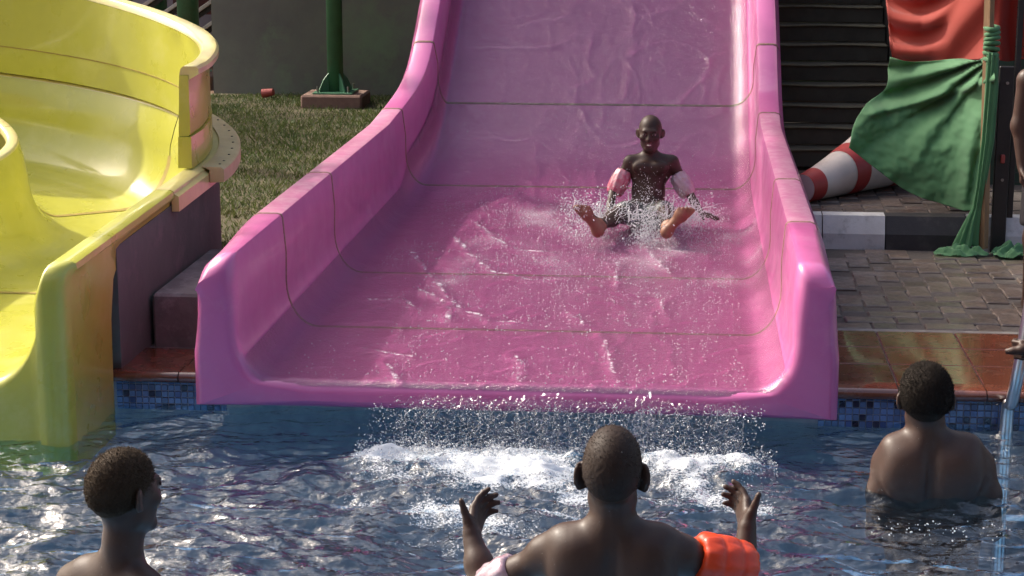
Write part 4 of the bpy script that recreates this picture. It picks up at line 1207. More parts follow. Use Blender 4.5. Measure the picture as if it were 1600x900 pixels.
# --- person in the water holding the rail, beyond the frame's edge
GB = 6.62
root = empty('person', (1.60, GB, -1.1), 'person in the water at the ladder, one hand gripping the steel rail', 'person')
S = SDF(); Q = lambda x, z, y=0.0: np.array([1.62+x, GB+y, z])
hc = Q(.02,.40,.02); HR = frame((-.2, 1, -.05)); T = add_head(S, hc, HR, .96)
S.chain([Q(.02,.34), Q(.02,.26), Q(.02,.20)], [.052,.054,.066], .03)
S.chain([Q(-.05,.21), Q(-.17,.165)], [.044,.052], .05); S.chain([Q(.09,.21), Q(.21,.165)], [.044,.052], .05)
S.el(Q(.02,.08), np.eye(3), (.175,.095,.14), .06); S.el(Q(.02,-.12), np.eye(3), (.15,.09,.2), .06); S.rc(Q(.02,-.3), Q(.02,-.5), .14, .13, .05)
for q in (-.08, .10): S.chain([Q(q,-.5), Q(q,-.95)], [.09,.055], .04)
grip = np.array([LX+.020, 7.032, .335])
wr = grip+np.array([.085,-.045,-.005]); el_ = Q(-.02,.10,.26)
S.chain([Q(-.18,.16), Q(-.14,.02,.14), el_], [.050,.042,.036], .03)
S.chain([el_, (el_+wr)/2+[.02,0,.01], wr], [.036,.034,.025], .02)
S.rc(wr, grip+[.032,-.036,0], .025, .022, .015)
for i in range(4):    # fingers wrapped round the rail
    z = .027-.0185*i
    c0 = grip+np.array([.03*.1*i, 0, z]); rr_ = .0345
    ps = [c0+rr_*np.array([math.cos(t), math.sin(t), 0])+[0,0,-.002*k_] for k_, t in enumerate((-.9, -1.9, -2.9, -3.9, -4.7))]
    S.chain([grip+np.array([.045,-.038,z*.8])]+ps, [.013,.0105,.0102,.0098,.0092,.0085], .004)
S.chain([grip+np.array([.030,-.042,.012]), grip+np.array([-.012,-.052,.006]), grip+np.array([-.042,-.044,-.002]), grip+np.array([-.062,-.038,-.006])], [.018,.016,.0135,.011], .010)
S.chain([Q(.22,.16), Q(.28,-.02,.05), Q(.26,-.25,.1)], [.050,.042,.034], .03)
S.chain([Q(-.19,.135,-.02), Q(-.245,.02,-.10), Q(-.30,-.02,-.22)], [.045,.04,.03], .03)
body(root, S, .0062, M['skin_warm']); add_hair('hair', root, hc, HR, .96, .004, M['hair'], tufts=3000, tl=.003)

# ------------------------------------------------------------------ things by the fence on the right
post = tag(mesh_obj('wooden_post', *tube_vf([pt(1536, 388, 9.93), pt(1546, 0, 9.93), pt(1546, 0, 9.93)+[.015, 0, .9]], [.026,.026,.026], 4), M['wood']),
           'slim unpainted timber post with green cloth knotted round it', 'post')
bp_ = empty('black_gate_post', (1.625, 10.0, .12), 'flat black steel gate post behind the timber post', 'post')
mesh_obj('plate', *box_vf((1.628, 10.015, .60), (.075, .03, .97), .004), M['black_paint'], bp_)
for z in (1.0, .50): 
    p = np.array([1.632, 9.998, z]); mesh_obj('bolt', *tube_vf([p, p-[0,.006,0]], .008, 10), M['bolt'], bp_)
p = np.array([1.628, 9.995, .61]); mesh_obj('latch', *box_vf(p, (.022, .02, .045), .004), M['red_cup'], bp_)
fence = empty('mesh_fence', (2.3, 10.06, .12), 'dark welded wire mesh fence beside the black gate post', 'fence')
mb = MB()
for x in np.arange(1.70, 3.0, .05): mb.bar((x, 10.06, .13), (x, 10.06, 1.9), .0022, 5)
for z in np.arange(.18, 1.9, .05): mb.bar((1.67, 10.06, z), (3.0, 10.06, z), .0022, 5)
tag(mb.build('wire_mesh', M['black_paint'], fence), kind='stuff')
for x in (1.69, 3.0): mesh_obj('fence_post', *box_vf((x, 10.07, 1.02), (.03, .03, 1.8), .003), M['black_paint'], fence)
tag(mesh_obj('shade_net', *box_vf((2.9, 11.2, 1.2), (2.9, .02, 2.2)), M['net']), 'dark green shade net hung behind the wire fence', 'net')

# striped cone lying on the raised paving
A0 = np.array([.64, 10.42]); A1 = np.array([1.20, 11.10]); ad = (A1-A0); AL = np.linalg.norm(ad); ad /= AL
cone = empty('striped_cone', (A0[0], A0[1], .295), 'big white cone with red bands lying on its side, half under green cloth', 'cone')
def crad(t): return .075+.145*t**1.15
def cone_band(name, t0, t1, mat, lift=0.0, cap=False):
    ts_ = np.linspace(t0, t1, 8); n = 32; V = []
    for t in ts_:
        r = crad(t)+lift; c = np.array([*(A0+ad*AL*t), .297+crad(t)])
        for j in range(n):
            th = 2*math.pi*j/n; V.append(c + r*(math.cos(th)*np.array([-ad[1], ad[0], 0]) + math.sin(th)*np.array([0,0,1.0])))
    Fc = [(i*n+j, i*n+(j+1) % n, (i+1)*n+(j+1) % n, (i+1)*n+j) for i in range(7) for j in range(n)]
    if cap: Fc += [tuple(range(n)), tuple(7*n+j for j in range(n))]
    return mesh_obj(name, V, Fc, mat, cone, True)
sharp(cone_band('shell', 0, 1.0, M['white_cone'], cap=True), 50)
for t0, t1 in ((.0, .12), (.38, .50), (.80, .93)): cone_band('band', t0, t1, M['red_band'], .0025)

# green cloth: Coons patch between four edges, folds fanning from the knot
def spl(pts, n):
    p = np.array([pt(*q) for q in pts]); q = np.array([(a, b) for a, b, c in pts])
    t = np.linspace(0, 1, len(p)); u = np.linspace(0, 1, n)
    def cat(a):
        d = np.gradient(a, t, axis=0); i = np.clip(np.searchsorted(t, u)-1, 0, len(t)-2); h = (t[i+1]-t[i])[:,None]; s_ = ((u-t[i])[:,None])/h
        return (2*s_**3-3*s_**2+1)*a[i]+(s_**3-2*s_**2+s_)*h*d[i]+(-2*s_**3+3*s_**2)*a[i+1]+(s_**3-s_**2)*h*d[i+1]
    return cat(p), cat(q)
def coons(top, bot, left, right, nu, nv):
    (Tp, Tq), (Bp, Bq), (Lp, Lq), (Rp, Rq) = spl(top, nu), spl(bot, nu), spl(left, nv), spl(right, nv)
    u = np.linspace(0, 1, nu)[:,None,None]; v = np.linspace(0, 1, nv)[None,:,None]
    def c(T_, B_, L_, R_): return (1-v)*T_[:,None]+v*B_[:,None]+(1-u)*L_[None]+u*R_[None]-((1-u)*(1-v)*T_[0]+u*(1-v)*T_[-1]+(1-u)*v*B_[0]+u*v*B_[-1])
    return c(Tp, Bp, Lp, Rp), c(Tq, Bq, Lq, Rq)
gc = empty('green_cloth', (1.3, 10.2, .12), 'green cloth knotted to the timber post and draped over the striped cone', 'cloth')
G, Gq = coons([(1390,88,10.50),(1430,96,10.40),(1490,92,10.20),(1530,90,10.0),(1553,88,9.90)],
              [(1326,230,10.40),(1372,266,10.36),(1420,300,10.30),(1470,318,10.20),(1512,330,10.02),(1528,322,9.94)],
              [(1390,88,10.50),(1383,138,10.50),(1352,163,10.46),(1334,195,10.42),(1326,230,10.40)],
              [(1553,92,9.90),(1551,150,9.90),(1545,220,9.90),(1535,290,9.92),(1528,322,9.94)], 110, 90)
kx, ky = 1556, 84
ang = np.arctan2(Gq[...,1]-ky, kx-Gq[...,0]); rr = np.hypot(Gq[...,1]-ky, Gq[...,0]-kx)
fold = np.sin(ang*24+.9*np.sin(ang*5)+.004*rr)
fold = np.sign(fold)*np.abs(fold)**.8
wf = sstep(1.25, .35, ang)*sstep(0, 30, rr)*(1-.75*sstep(90, 240, rr))
G[...,1] -= .060*fold*wf
vert = np.sin((Gq[...,0]-1500)/6.5+(Gq[...,1])/40)*sstep(1485, 1525, Gq[...,0])*sstep(150, 240, Gq[...,1])
G[...,1] -= .030*vert
G[...,1] -= .05*np.exp(-(((Gq[...,0]-1352)/22)**2+((Gq[...,1]-172)/22)**2))
G[...,1] -= .060*np.exp(-((Gq[...,1]-(178-.28*(Gq[...,0]-1350)))/7)**2)*sstep(1340, 1370, Gq[...,0])
G[...,1] += .030*fbm(Gq[...,0]/34, Gq[...,1]/34) + .05*np.exp(-(((Gq[...,0]-1440)/60)**2+((Gq[...,1]-235)/50)**2))*-1
o = mesh_obj('drape', G.reshape(-1,3), grid_faces(110, 90), M['green_cloth'], gc, True)
sd_ = o.modifiers.new('thickness', 'SOLIDIFY'); sd_.thickness = .002
# knot wrapped round the post and the gathered tail hanging from it
mb = MB()
for k in range(7):
    y0 = 44+k*8.0; c = pt(1550-.2*k, y0, 9.93); n = 26
    pp = [c+np.array([math.cos(a)*(.030+.003*math.sin(3*a+k)), math.sin(a)*(.032+.004*math.sin(2*a+k*2)), .006*math.sin(a+k)]) for a in np.linspace(0, 2*math.pi, n)]
    mb.tube(pp, .0125, 8)
mb.build('knot', M['green_cloth'], gc, True)
def pleated(name, pts, rs, n=56, m_=40, pl=11, amp=.22, flat=.7):
    P = np.array([pt(*q) for q in pts]); t = np.linspace(0, 1, len(P)); u = np.linspace(0, 1, m_)
    C = np.stack([np.interp(u, t, P[:,i]) for i in range(3)], 1); Rr_ = np.interp(u, t, rs); V = []
    for i in range(m_):
        for j in range(n):
            th = 2*math.pi*j/n
            r = Rr_[i]*(1+amp*math.sin(pl*th+2.5*math.sin(u[i]*4)+.6*math.sin(3*th)))
            V.append(C[i]+np.array([r*math.cos(th), r*flat*math.sin(th), .10*r*math.sin(5*th)*u[i]]))
    Fc = [(i*n+j, i*n+(j+1) % n, (i+1)*n+(j+1) % n, (i+1)*n+j) for i in range(m_-1) for j in range(n)]+[tuple(range(n))[::-1], tuple((m_-1)*n+j for j in range(n))]
    return mesh_obj(name, V, Fc, M['green_cloth'], gc, True)
pleated('tail', [(1551,82,9.90),(1549,140,9.90),(1543,220,9.90),(1533,290,9.91),(1527,325,9.93),(1518,352,9.93),(1508,384,9.93)], [.024,.028,.027,.020,.022,.036,.055], pl=7, amp=.26)
def heap(px, py, y, rx, ry, h, seed):
    u = np.linspace(-1, 1, 44); X, Yg = np.meshgrid(u, u, indexing='ij'); r = np.hypot(X, Yg); th = np.arctan2(Yg, X)
    edge = 1+.12*np.sin(2*th+seed)+.06*np.sin(5*th+seed*2)
    f = np.clip(1-(r/edge)**2, 0, 1)
    H = h*f**.7*(.65+.9*np.abs(fbm(X*2.2+seed, Yg*2.2))+.35*np.sin(X*9+3*np.sin(Yg*4+seed)))
    c = pt(px, py, y); V = np.stack([c[0]+X*rx, c[1]+Yg*ry, .128+np.maximum(H, 0)], -1).reshape(-1,3)
    fc = grid_faces(44, 44); k = (f.reshape(-1)[fc] > 0.02).all(1)
    return mesh_obj('gathered_end', V, fc[k], M['green_cloth'], gc, True)
heap(1502, 386, 9.88, .14, .08, .045, 1.3); heap(1585, 388, 9.86, .13, .08, .06, 4.1)

# red cloth hung in swags
rc_ = empty('red_cloth', (1.4, 10.4, .9), 'red cloth hanging in swagged folds above the green cloth', 'cloth')
nu, nv = 110, 110
U = np.linspace(1384, 1740, nu)[:,None]; Vv = np.linspace(0, 1, nv)[None,:]
botl = np.interp(np.linspace(1384,1740,nu), [1384,1392,1404,1425,1450,1480,1540,1570,1600,1740], [70,98,110,108,100,96,92,96,92,96])[:,None]
PY = -150+(botl+150)*Vv; PX = U+0*PY + 6*np.sin(PY/40)*(Vv)
YY = np.interp(PX, [1384,1440,1540,1740], [10.62,10.5,10.12,10.16])
cr_ = np.hypot((PX-1432)/1.0, (PY+62)*.86)
sw = np.sin(cr_/6.2+.6*np.sin((PX-1384)/30))
sw = (np.abs(sw)**.6)*np.sign(sw)
wS = sstep(1500, 1460, PX+.25*PY)*sstep(30, 60, cr_)
YY = YY-.055*sw*wS
dg = np.sin((PX*.72+PY*.62)/11.5); wD = sstep(1470, 1510, PX+.25*PY)*(1-sstep(1545, 1560, PX))
YY = YY-.030*dg*wD
YY = YY-.035*np.sin(PX/6.5+.5*np.sin(PY/30))*sstep(1548, 1566, PX)
Vr = np.array([pt(a, b, c) for a, b, c in zip(PX.ravel(), PY.ravel(), YY.ravel())])
o = mesh_obj('drape', Vr, grid_faces(nu, nv), M['red_cloth'], rc_, True)
sd_ = o.modifiers.new('thickness', 'SOLIDIFY'); sd_.thickness = .002
mesh_obj('hanging_rope', *tube_vf([pt(1384,-150,10.62), pt(1540,-150,10.12), pt(1740,-150,10.16)], .008, 8), M['pale_bar'], rc_, True)

# ------------------------------------------------------------------ unseen trees added beyond the frame, crowns placed to throw shade
def tree(label, base, top, crowns, nleaf, seed):
    rg = np.random.default_rng(seed)
    t = empty('shade_tree', base, label, 'tree')
    base = np.array(base, float); top = np.array(top, float); mid = (base+top)/2+[.12,.1,0]
    mb = MB(); mb.tube([base, mid, top], [.16,.13,.10], 12)
    for c, r in crowns:
        c = np.array(c, float); mb.tube([top*.7+base*.3, (top+c)/2+[0,0,-.15], c], [.085,.06,.03], 8)
        for k in range(4):
            q = c+rg.normal(size=3)*np.array(r)*.55; mb.tube([(top+c)/2+[0,0,-.15], (q+c)/2, q], [.04,.028,.012], 6)
    mb.build('trunk', M['bark'], t, True)
    VV = []
    for ic, (c, r) in enumerate(crowns):
        n = int(nleaf*r[0]*r[1]*(.45 if (ic == 0 and seed == 1) else 1)); cl = 26
        cc = rg.normal(size=(cl,3)); cc /= np.linalg.norm(cc, axis=1)[:,None]; cc *= rg.uniform(.25, .95, (cl,1))*np.array(r)
        p = np.array(c)+cc[rg.integers(0, cl, n)]+rg.normal(size=(n,3))*np.array(r)*.20
        a = rg.normal(size=(n,3)); a /= np.linalg.norm(a, axis=1)[:,None]; b = np.cross(a, rg.normal(size=(n,3))); b /= np.linalg.norm(b, axis=1)[:,None]
        L_ = rg.uniform(.05, .10, (n,1))
        VV.append(np.stack([p-a*L_, p+b*L_*.5, p+a*L_, p-b*L_*.5], 1).reshape(-1,3))
    VV = np.vstack(VV)
    mesh_obj('crown', VV, np.arange(len(VV)).reshape(-1,4), M['leaf'], t)
tree('tall leafy tree standing behind the yellow slide', (-5.6, 13.5, .09), (-5.5, 13.6, 4.9),
     [((-5.7,14.7,5.4), (1.35,1.15,.9)), ((-4.9,13.5,6.4), (.75,.8,.6)), ((-5.35,11.8,6.6), (.60,1.2,.55)), ((-6.5,10.3,5.2), (.32,1.5,.25))], 2600, 1)  # narrow last crown added to cut pink bounce on the yellow skirt
tree('spreading leafy tree beyond the lawn and grey building', (-8.6, 16.6, .09), (-8.4, 16.6, 4.6),
     [((-8.3,16.6,5.5), (1.7,1.7,1.0)), ((-9.6,18.0,5.8), (1.5,1.5,1.0))], 260, 2)

# unseen pavilion added behind the camera to darken faces turned this way
pav = empty('poolside_pavilion', (0, -5.5, .09), 'long open-fronted poolside pavilion with a dark tiled roof facing the slides', 'pavilion')
mesh_obj('back_wall', *box_vf((0, -8.6, 3.0), (30, .25, 5.8)), M['grey_panel'], pav)
mesh_obj('roof', [(-15.5,-1.2,4.6),(15.5,-1.2,4.6),(15.5,-5.2,8.6),(-15.5,-5.2,8.6),(-15.5,-9.2,4.6),(15.5,-9.2,4.6),
                  (-15.5,-1.2,4.45),(15.5,-1.2,4.45),(15.5,-5.2,8.45),(-15.5,-5.2,8.45),(-15.5,-9.2,4.45),(15.5,-9.2,4.45)],
         [(0,1,2,3),(3,2,5,4),(6,9,8,7),(9,10,11,8),(0,6,7,1),(4,5,11,10),(0,3,9,6),(3,4,10,9),(1,7,8,2),(2,8,11,5)], M['roof_sheet'], pav)
for x in np.arange(-14, 15, 4.0):
    if abs(x) > .5: mesh_obj('column', *tube_vf([(x, -1.7, .09), (x, -1.7, 4.9)], .12, 14), M['white_cone'], pav, True)

# ------------------------------------------------------------------ pool water
def lines(lo, hi, step, far_lo, far_hi):
    a = np.arange(lo, hi+1e-9, step)
    l = [lo]; d = step
    while l[-1] > far_lo: d *= 1.35; l.append(max(far_lo, l[-1]-d))
    h = [a[-1]]; d = step
    while h[-1] < far_hi: d *= 1.35; h.append(min(far_hi, h[-1]+d))
    return np.concatenate([np.array(l[1:][::-1]), a, np.array(h[1:])])
gxl = lines(-3.35, 2.2, .0115, -9.0, 9.0); gyl = lines(3.7, 7.195, .0115, .6, 7.1951)
X, Yg = np.meshgrid(gxl, gyl, indexing='ij')
wx = (X+.14*pnoise(X*1.6, Yg*1.6, 5.0))*.72; wy = (Yg+.14*pnoise(X*1.6, Yg*1.6, 9.0))*1.05
ridge = lambda f, z: 1-np.abs(pnoise(wx*f, wy*f*1.55, z))*2.2
amp = .55+.45*sstep(6.9, 6.2, Yg)
fm = sstep(-1.34, -1.02, X+.10*fbm(X*3, Yg*3, 1.0))*sstep(.46, .20, X+.10*fbm(X*3, Yg*3, 8.0))
foamc = fm*np.exp(-((Yg-6.48)/.18)**2)
foamw = fm*sstep(4.95, 6.10, Yg+.35*fbm(X*2.4, Yg*2.4, 4.0))*sstep(6.74, 6.62, Yg)
foamw = np.maximum(foamw, .55*sstep(.10, .75, fbm(X*1.6+3, Yg*2.4, 6.0))*sstep(4.2, 5.6, Yg)*sstep(6.9, 6.5, Yg)*sstep(-1.9, -.9, X)*sstep(1.5, .7, X))
H = amp*(.030*fbm(wx*1.5, wy*1.9, 1.3, 2)+.042*ridge(2.9, 2.2)+.0240*ridge(6.5, 3.1)+.0070*ridge(16, 4.2)+.0022*fbm(wx*38, wy*38, .3, 2))
H += foamw*(.010*fbm(X*22, Yg*22, 7.0, 3)+.006*fbm(X*60, Yg*60, 1.0, 2))+foamc*(.028+.045*fbm(X*7, Yg*10, 3.0, 3)+.02*np.abs(fbm(X*26, Yg*26, 2.0, 2)))
H -= .040
far = sstep(3.6, 3.0, Yg)+sstep(-3.5, -4.5, X)+sstep(2.3, 3.3, X); H *= np.clip(1-far, 0, 1)
# ripples round the bathers
for bxp, byp in ((-.16, 4.62), (-1.06, 4.74), (.86, 6.02)):
    r = np.hypot(X-bxp, Yg-byp); H += .006*np.sin(r*34)*np.exp(-((r-.30)/.16)**2)
wo = mesh_obj('pool_water', np.stack([X, Yg, H], -1).reshape(-1,3), grid_faces(*X.shape), M['pool_water'], smooth=True, loc=(0,0,0))
tag(wo, kind='structure')
fa = wo.data.attributes.new('foam', 'FLOAT', 'POINT')
foam = .26*foamc*(.6+.9*fbm(X*5, Yg*7, 2.0, 3))+.60*foamw*(.72+.85*fbm(X*4, Yg*5, 5.5, 3))
for bxp, byp, w in ((.86, 6.02, .22), (.62, 6.05, .12)):
    r = np.hypot((X-bxp)*.8, Yg-byp); foam += .16*np.exp(-((r-.24)/.07)**2)
fa.data.foreach_set('value', foam.astype(np.float32).ravel())

# ------------------------------------------------------------------ water running down the slide
us = np.linspace(-.99, .99, 196); ss = np.concatenate([np.arange(.012, 6.2, .0125), np.arange(6.2, 10, .05)])
Uq, Sq = np.meshgrid(us, ss, indexing='ij')
arcs = [[(640,392),(672,430),(690,455),(715,482),(765,503),(820,508)], [(712,372),(735,400),(775,428),(830,440),(890,438)], [(740,345),(770,372),(810,392),(860,398)],
        [(655,455),(690,470),(700,500)], [(938,520),(950,555),(966,600)], [(806,555),(815,600)], [(608,572),(622,598)], [(1008,388),(1030,415),(1062,440)],
        [(1028,470),(1050,502)], [(962,412),(962,448)], [(885,490),(912,508)], [(560,545),(600,552),(640,560)], [(575,470),(620,470),(650,480)], [(985,0),(990,70),(985,110),(978,150)]]
def slide_us(px, py):
    d = c_f*F_PX+c_r*(px-800)-c_u*(py-450)
    if py > 300:
        p = CAM+d*((ZF-CAM[2])/d[2]); return p[0]-XC, p[1]-Y0
    # on the ramp
    L1 = YA-Y0; s0_ = L1+RA*AA; o, _, n = ppath(s0_+.5); t = np.dot(o-CAM, n)/np.dot(d, n); p = CAM+d*t
    tg = np.array([0, math.cos(AA), math.sin(AA)]); return p[0]-XC, s0_+.5+np.dot(p-o, tg)
film = .0012*fbm(Uq*9, Sq*5, 1.0, 2)
lineM = np.zeros_like(Uq)
for k, a in enumerate(arcs):
    P2 = np.array([slide_us(*q) for q in a]); best = np.full(Uq.shape, 9.0)
    wob = .03*fbm(Uq*8, Sq*8, k*3.1, 3)
    for i in range(len(P2)-1):
        ab = P2[i+1]-P2[i]; t = np.clip(((Uq-P2[i][0])*ab[0]+(Sq-P2[i][1])*ab[1])/(ab@ab), 0, 1)
        best = np.minimum(best, np.hypot(Uq+wob-P2[i][0]-t*ab[0], (Sq+wob-P2[i][1]-t*ab[1])*.7))
    lineM = np.maximum(lineM, np.exp(-(best/(.008+.013*np.clip(.5+fbm(Uq*7, Sq*5, k+.5, 2), 0, 1)))**2)*(.80+.65*fbm(Uq*26, Sq*16, k, 3))*(.45 if k == len(arcs)-1 else 1.0))
    film += .0042*np.exp(-(best/.026)**2)
rdg = 1-np.abs(pnoise(Uq*2.6+.5*pnoise(Uq*3, Sq*3, 2.), Sq*2.0, 4.4))*2.6
rdg2 = 1-np.abs(pnoise(Uq*5.5, Sq*3.6+.6*pnoise(Uq*4, Sq*2, 6.), 7.4))*2.6
film += .0050*np.clip(rdg, 0, 1)**9*sstep(3.4, 4.6, Sq)+.0036*np.clip(rdg2, 0, 1)**7
film += .0017*fbm(Uq*42, Sq*30, 5.0, 2)*(.5+1.0*sstep(1.2, 3.2, Sq))
edge = sstep(.96, .82, np.abs(Uq))
film = .0035+np.maximum(film, -.0022)*edge
FV = np.zeros((*Uq.shape, 3))
for j, s in enumerate(ss):
    o, r, n = ppath(s); I_ = pprofile(s)[0]; k0 = int(np.argmax(I_[:,1] <= .19)); I_ = I_[7:-7]
    wj = np.interp(us, I_[:,0], I_[:,1]); uj = np.clip(us, I_[0,0], I_[-1,0])
    lip = -(.05-math.sqrt(max(0, .05**2-(.05-s)**2))) if s < .05 else 0.0
    lat = np.where(np.abs(us) > .86, -np.sign(us)*.004, 0)
    FV[:,j] = o+(uj+lat)[:,None]*r+(film[:,j]+wj+lip)[:,None]*n
fo_ = mesh_obj('slide_water', FV.reshape(-1,3), grid_faces(*Uq.shape), M['film'], smooth=True)
tag(fo_, 'thin sheet of running water with foam lines over the pink slide', 'water', kind='stuff')
fa = fo_.data.attributes.new('foam', 'FLOAT', 'POINT')
bu, bs_ = pt(1010,340,9.9)[0]-XC, 9.9-Y0
bd = np.hypot(Uq-bu, (Sq-bs_+.15)*.75)
ff_ = .22+.26*fbm(Uq*3.0, Sq*2.0, 3.0, 3)+.05*np.exp(-(bd/.7)**2)-.12*sstep(1.2, .6, Sq)-.16*sstep(4.0, 5.0, Sq)
ff_ += .12*sstep(1.2, 2.0, Sq)*sstep(4.2, 3.4, Sq)*sstep(-.9, -.3, Uq)
ff_ -= .10*sstep(-.5, -.7, Uq)
ff_ = np.maximum(ff_, .66*lineM)
fa.data.foreach_set('value', ff_.astype(np.float32).ravel())

# ------------------------------------------------------------------ falling water, spray
def seg_mesh(A, B, ra, rb, n=5):
    A, B = np.asarray(A), np.asarray(B); t = B-A; t /= np.linalg.norm(t, axis=1)[:,None]+1e-9
    ref = np.where(np.abs(t[:,2:3]) < .9, np.array([[0,0,1.0]]), np.array([[1.0,0,0]]))
    e1 = np.cross(t, ref); e1 /= np.linalg.norm(e1, axis=1)[:,None]; e2 = np.cross(t, e1); V = []
    for P_, r in ((A, ra), (B, rb)):
        for j in range(n):
            a = 2*math.pi*j/n; V.append(P_+r[:,None]*(math.cos(a)*e1+math.sin(a)*e2))
    V = np.stack(V, 1).reshape(-1,3); b = np.arange(len(A))*2*n; Fc = []
    for j in range(n): Fc.append(np.stack([b+j, b+(j+1) % n, b+n+(j+1) % n, b+n+j], 1))
    return V, np.concatenate(Fc)
# curtain off the lip: a net of strands that thins into drops
xl, xr = -1.07, .27
nc, nr = 110, 24
cx = np.linspace(xl, xr, nc); Z = np.linspace(.200, -.01, nr)
nodes = np.zeros((nc, nr, 3))
drift = np.cumsum(rng.normal(size=(nc, nr))*.0030, axis=1)
for i in range(nc):
    t = np.sqrt(np.maximum(0, (.222-Z)*2/9.8))
    nodes[i,:,0] = cx[i]+drift[i]+.006*fbm(cx[i]*20+0*Z, Z*30, 1.0, 2)+rng.normal(size=nr)*.0040
    nodes[i,:,1] = 6.715-.55*t-.012+rng.normal(size=nr)*.005
    nodes[i,:,2] = Z+rng.normal(size=nr)*.005
A, B, ra, rb = [], [], [], []
thick = (.35+1.1*np.clip(fbm(cx*9, cx*0+2.2, 0, 2)+.5, .1, 1.5))*sstep(xl-.02, xl+.16, cx)*sstep(xr+.02, xr-.08, cx)+.05
for i in range(nc):
    for j in range(nr-1):
        u = rng.random(); k = thick[i]*float(.25+.75*sstep(0, 7, j))
        if u < .48*min(1, k+.2):
            A.append(nodes[i,j]); B.append(nodes[i,j+1]); r = rng.uniform(.0007,.0019)*k; ra.append(r); rb.append(rng.uniform(.0006,.0019)*k)
        if i < nc-1 and rng.random() < .36: A.append(nodes[i,j]); B.append(nodes[i+1,j+1]); ra.append(.0009*k); rb.append(.0012*k)
        if i > 0 and rng.random() < .36: A.append(nodes[i,j]); B.append(nodes[i-1,j+1]); ra.append(.0009*k); rb.append(.0012*k)
V1, F1 = seg_mesh(A, B, np.array(ra), np.array(rb), 5)
# the clear sheet itself, torn into a net lower down
nx_, nz_ = 300, 64
xs_ = np.linspace(xl-.01, xr+.01, nx_); tz = np.linspace(0, 1, nz_); Xs, Ts = np.meshgrid(xs_, tz, indexing='ij')
zz = .222-.24*Ts; tf = np.sqrt(np.maximum(0, .222-zz)*2/9.8)
yy = 6.712-.55*tf-.010+.012*fbm(Xs*22, Ts*3, 1.0, 3)*Ts+.006*fbm(Xs*60, Ts*9, 2.0, 2)
net = np.maximum(1-np.abs(pnoise(Xs*62+.7*pnoise(Xs*40, Ts*9, 3.), Ts*11, 1.0))*3.2, 1-np.abs(pnoise(Xs*38, Ts*15+.8*pnoise(Xs*40, Ts*9, 5.), 7.0))*3.2)
flow = np.clip(.75+.9*fbm(Xs*5, Ts*.6, 4.0, 2), .2, 1.3)*(.25+.75*sstep(xl, xl+.2, Xs)*sstep(xr, xr-.1, Xs))
keepm = net > (.05+.62*Ts+.8*sstep(.22, .02, Ts))/flow
gfz = grid_faces(nx_, nz_); kf = keepm.reshape(-1)[gfz].sum(1) >= 3
os_ = mesh_obj('water_sheet', np.stack([Xs, yy, zz], -1).reshape(-1,3), gfz[kf], M['sheet'], smooth=True)
tag(os_, 'torn clear sheet of water falling from the pink slide lip', 'water', kind='stuff')
fa = os_.data.attributes.new('foam', 'FLOAT', 'POINT'); fa.data.foreach_set('value', ((.06+.14*sstep(.0, .22, Ts))+.34*np.clip(net, 0, 1)**2*flow*(.25+.75*sstep(0, .25, Ts))).astype(np.float32).ravel())
o = mesh_obj('falling_water', V1, F1, M['strand'], smooth=True)
tag(o, 'curtain of falling water strands off the pink slide lip', 'water', kind='stuff')
nd = 2400
C = np.stack([rng.uniform(xl-.05, xr+.03, nd), 6.64+rng.normal(size=nd)*.035, .20*rng.uniform(0, 1, nd)**1.4-.005], 1)
C[:,1] -= (.22-C[:,2])*.35
r = rng.uniform(.0012, .0036, nd)*rng.uniform(.5, 1.1, nd)
nf = 4200
Xf = rng.uniform(-1.15, .34, nf); Yf = 6.50+rng.normal(size=nf)*.10
Zf = .020+np.abs(rng.normal(size=nf))*.034*np.exp(-((Yf-6.5)/.12)**2)*np.clip(1+1.6*fbm(Xf*6, Xf*0, 2.0, 2), .2, 2.4)
C = np.vstack([C, np.stack([Xf, Yf, Zf], 1)]); r = np.concatenate([r, rng.uniform(.0010,.0042,nf)*rng.uniform(.4,1,nf)])
o = mesh_obj('foam_spray', *drops(C, r), M['drops'], smooth=True)
tag(o, 'white foam and drops where the slide water hits the pool', 'spray', kind='stuff')
# small white drops standing in for sun glints on the slide floor
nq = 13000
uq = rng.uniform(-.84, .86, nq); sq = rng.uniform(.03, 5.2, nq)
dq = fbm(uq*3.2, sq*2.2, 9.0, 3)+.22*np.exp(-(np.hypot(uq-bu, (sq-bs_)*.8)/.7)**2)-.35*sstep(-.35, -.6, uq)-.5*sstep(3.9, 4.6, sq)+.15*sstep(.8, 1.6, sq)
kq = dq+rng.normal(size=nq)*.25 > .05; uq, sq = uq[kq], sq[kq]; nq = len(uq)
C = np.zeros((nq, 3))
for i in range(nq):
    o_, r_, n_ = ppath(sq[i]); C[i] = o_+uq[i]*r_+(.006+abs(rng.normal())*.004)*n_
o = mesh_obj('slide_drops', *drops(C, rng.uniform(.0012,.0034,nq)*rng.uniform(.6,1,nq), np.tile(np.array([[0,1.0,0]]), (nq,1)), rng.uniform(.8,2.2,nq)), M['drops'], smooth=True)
tag(o, 'fine bright drops skipping over the wet pink slide floor', 'spray', kind='stuff')
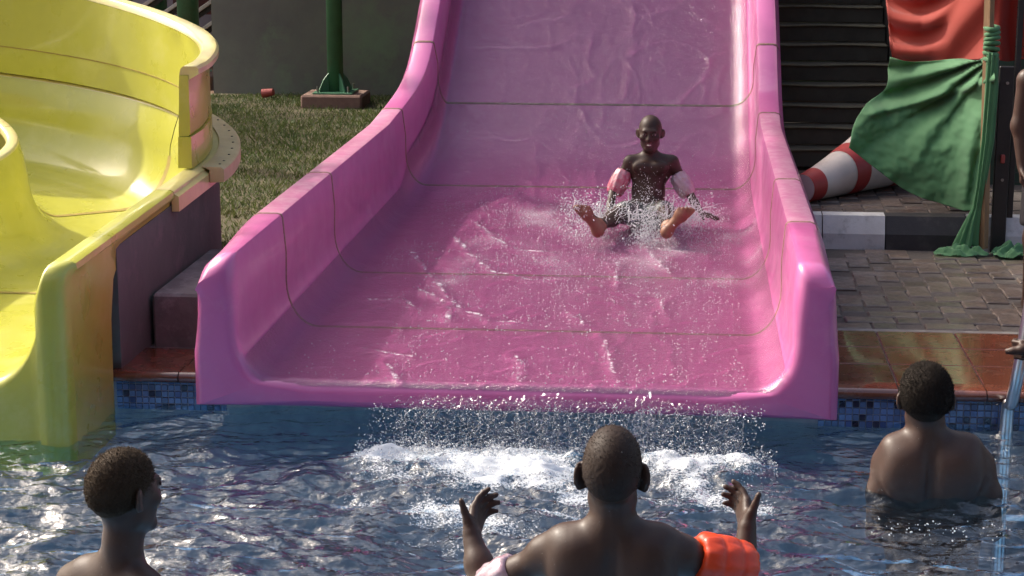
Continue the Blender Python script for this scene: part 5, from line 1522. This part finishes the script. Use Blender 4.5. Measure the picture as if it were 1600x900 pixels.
# splash round the sliding boy
def burst(c, n, dirm, spread, vmin, vmax, tmax, rmax):
    v = np.array(dirm)+rng.normal(size=(n,3))*spread; v /= np.linalg.norm(v, axis=1)[:,None]; v *= rng.uniform(vmin, vmax, (n,1)); t = rng.uniform(.02, tmax, (n,1))
    p = np.array(c)+rng.normal(size=(n,3))*.03+v*t+np.array([0,0,-4.9])*t*t
    vel = v+np.array([0,0,-9.8])*t; d = vel/(np.linalg.norm(vel, axis=1)[:,None]+1e-9)
    return p, rng.uniform(.0008, rmax, n)*rng.uniform(.4, 1, n), d
sp = [burst(pt(950,340,9.75), 2000, (-.45,-.25,.7), .55, .3, 1.9, .22, .0044), burst(pt(1020,345,9.62), 950, (.1,-.30,.7), .75, .3, 1.7, .20, .0042),
      burst(pt(1070,345,9.7), 1700, (.35,-.2,.8), .40, .3, 1.9, .22, .0040), burst(pt(905,325,9.4), 500, (-.5,.1,.8), .4, .2, 1.2, .16, .0040),
      burst(pt(1010,362,9.5), 1600, (0,-.4,.25), .9, .2, 1.9, .16, .0042), burst(pt(1010,310,9.70), 420, (0,.1,1), .6, .5, 1.8, .24, .0026)]
Pp = np.vstack([q[0] for q in sp]); Rr_ = np.concatenate([q[1] for q in sp]); Dd = np.vstack([q[2] for q in sp])
zmin = ZF+.004; ok = Pp[:,2] > zmin; Pp, Rr_, Dd = Pp[ok], Rr_[ok], Dd[ok]
V2, F2 = drops(Pp, Rr_, Dd, rng.uniform(1, 2.6, len(Pp)))
o = mesh_obj('splash', V2, F2, M['drops'], smooth=True)
tag(o, 'spray of bright drops thrown up round the sliding boy', 'spray', kind='stuff')
# ropes of churned water beside his legs
A, B, ra, rb = [], [], [], []
for k in range(95):
    c0 = pt(rng.uniform(925,1100), rng.uniform(335,352), rng.uniform(9.5,9.85)); c0[2] = max(c0[2], ZF+.01)
    v = np.array([rng.normal()*.7, -.2+rng.normal()*.4, rng.uniform(.6,1.7)]); tt = np.linspace(0, rng.uniform(.05,.16), 7)
    ps = c0+v*tt[:,None]+np.array([0,0,-4.9])*(tt**2)[:,None]+rng.normal(size=(7,3))*.004
    ps[:,2] = np.maximum(ps[:,2], ZF+.006)
    r = rng.uniform(.0012,.0040)*np.linspace(1,.3,7)
    for j in range(6): A.append(ps[j]); B.append(ps[j+1]); ra.append(r[j]); rb.append(r[j+1])
V1, F1 = seg_mesh(A, B, np.array(ra), np.array(rb), 5)
o = mesh_obj('splash_strands', V1, F1, M['drops'], smooth=True)
tag(o, 'white ropes of churned water by the sliding boy\'s legs', 'spray', kind='stuff')
# drops over bathers' wake
nw = 70
C = np.stack([pt(1456,790,6.0)[0]+rng.normal(size=nw)*.13, 5.87+rng.normal(size=nw)*.05, .012+np.abs(rng.normal(size=nw))*.015], 1)
o = mesh_obj('wake_drops', *drops(C, rng.uniform(.001,.0034,nw)), M['drops'], smooth=True)
tag(o, 'bubbles and drops behind the broad-backed person', 'spray', kind='stuff')
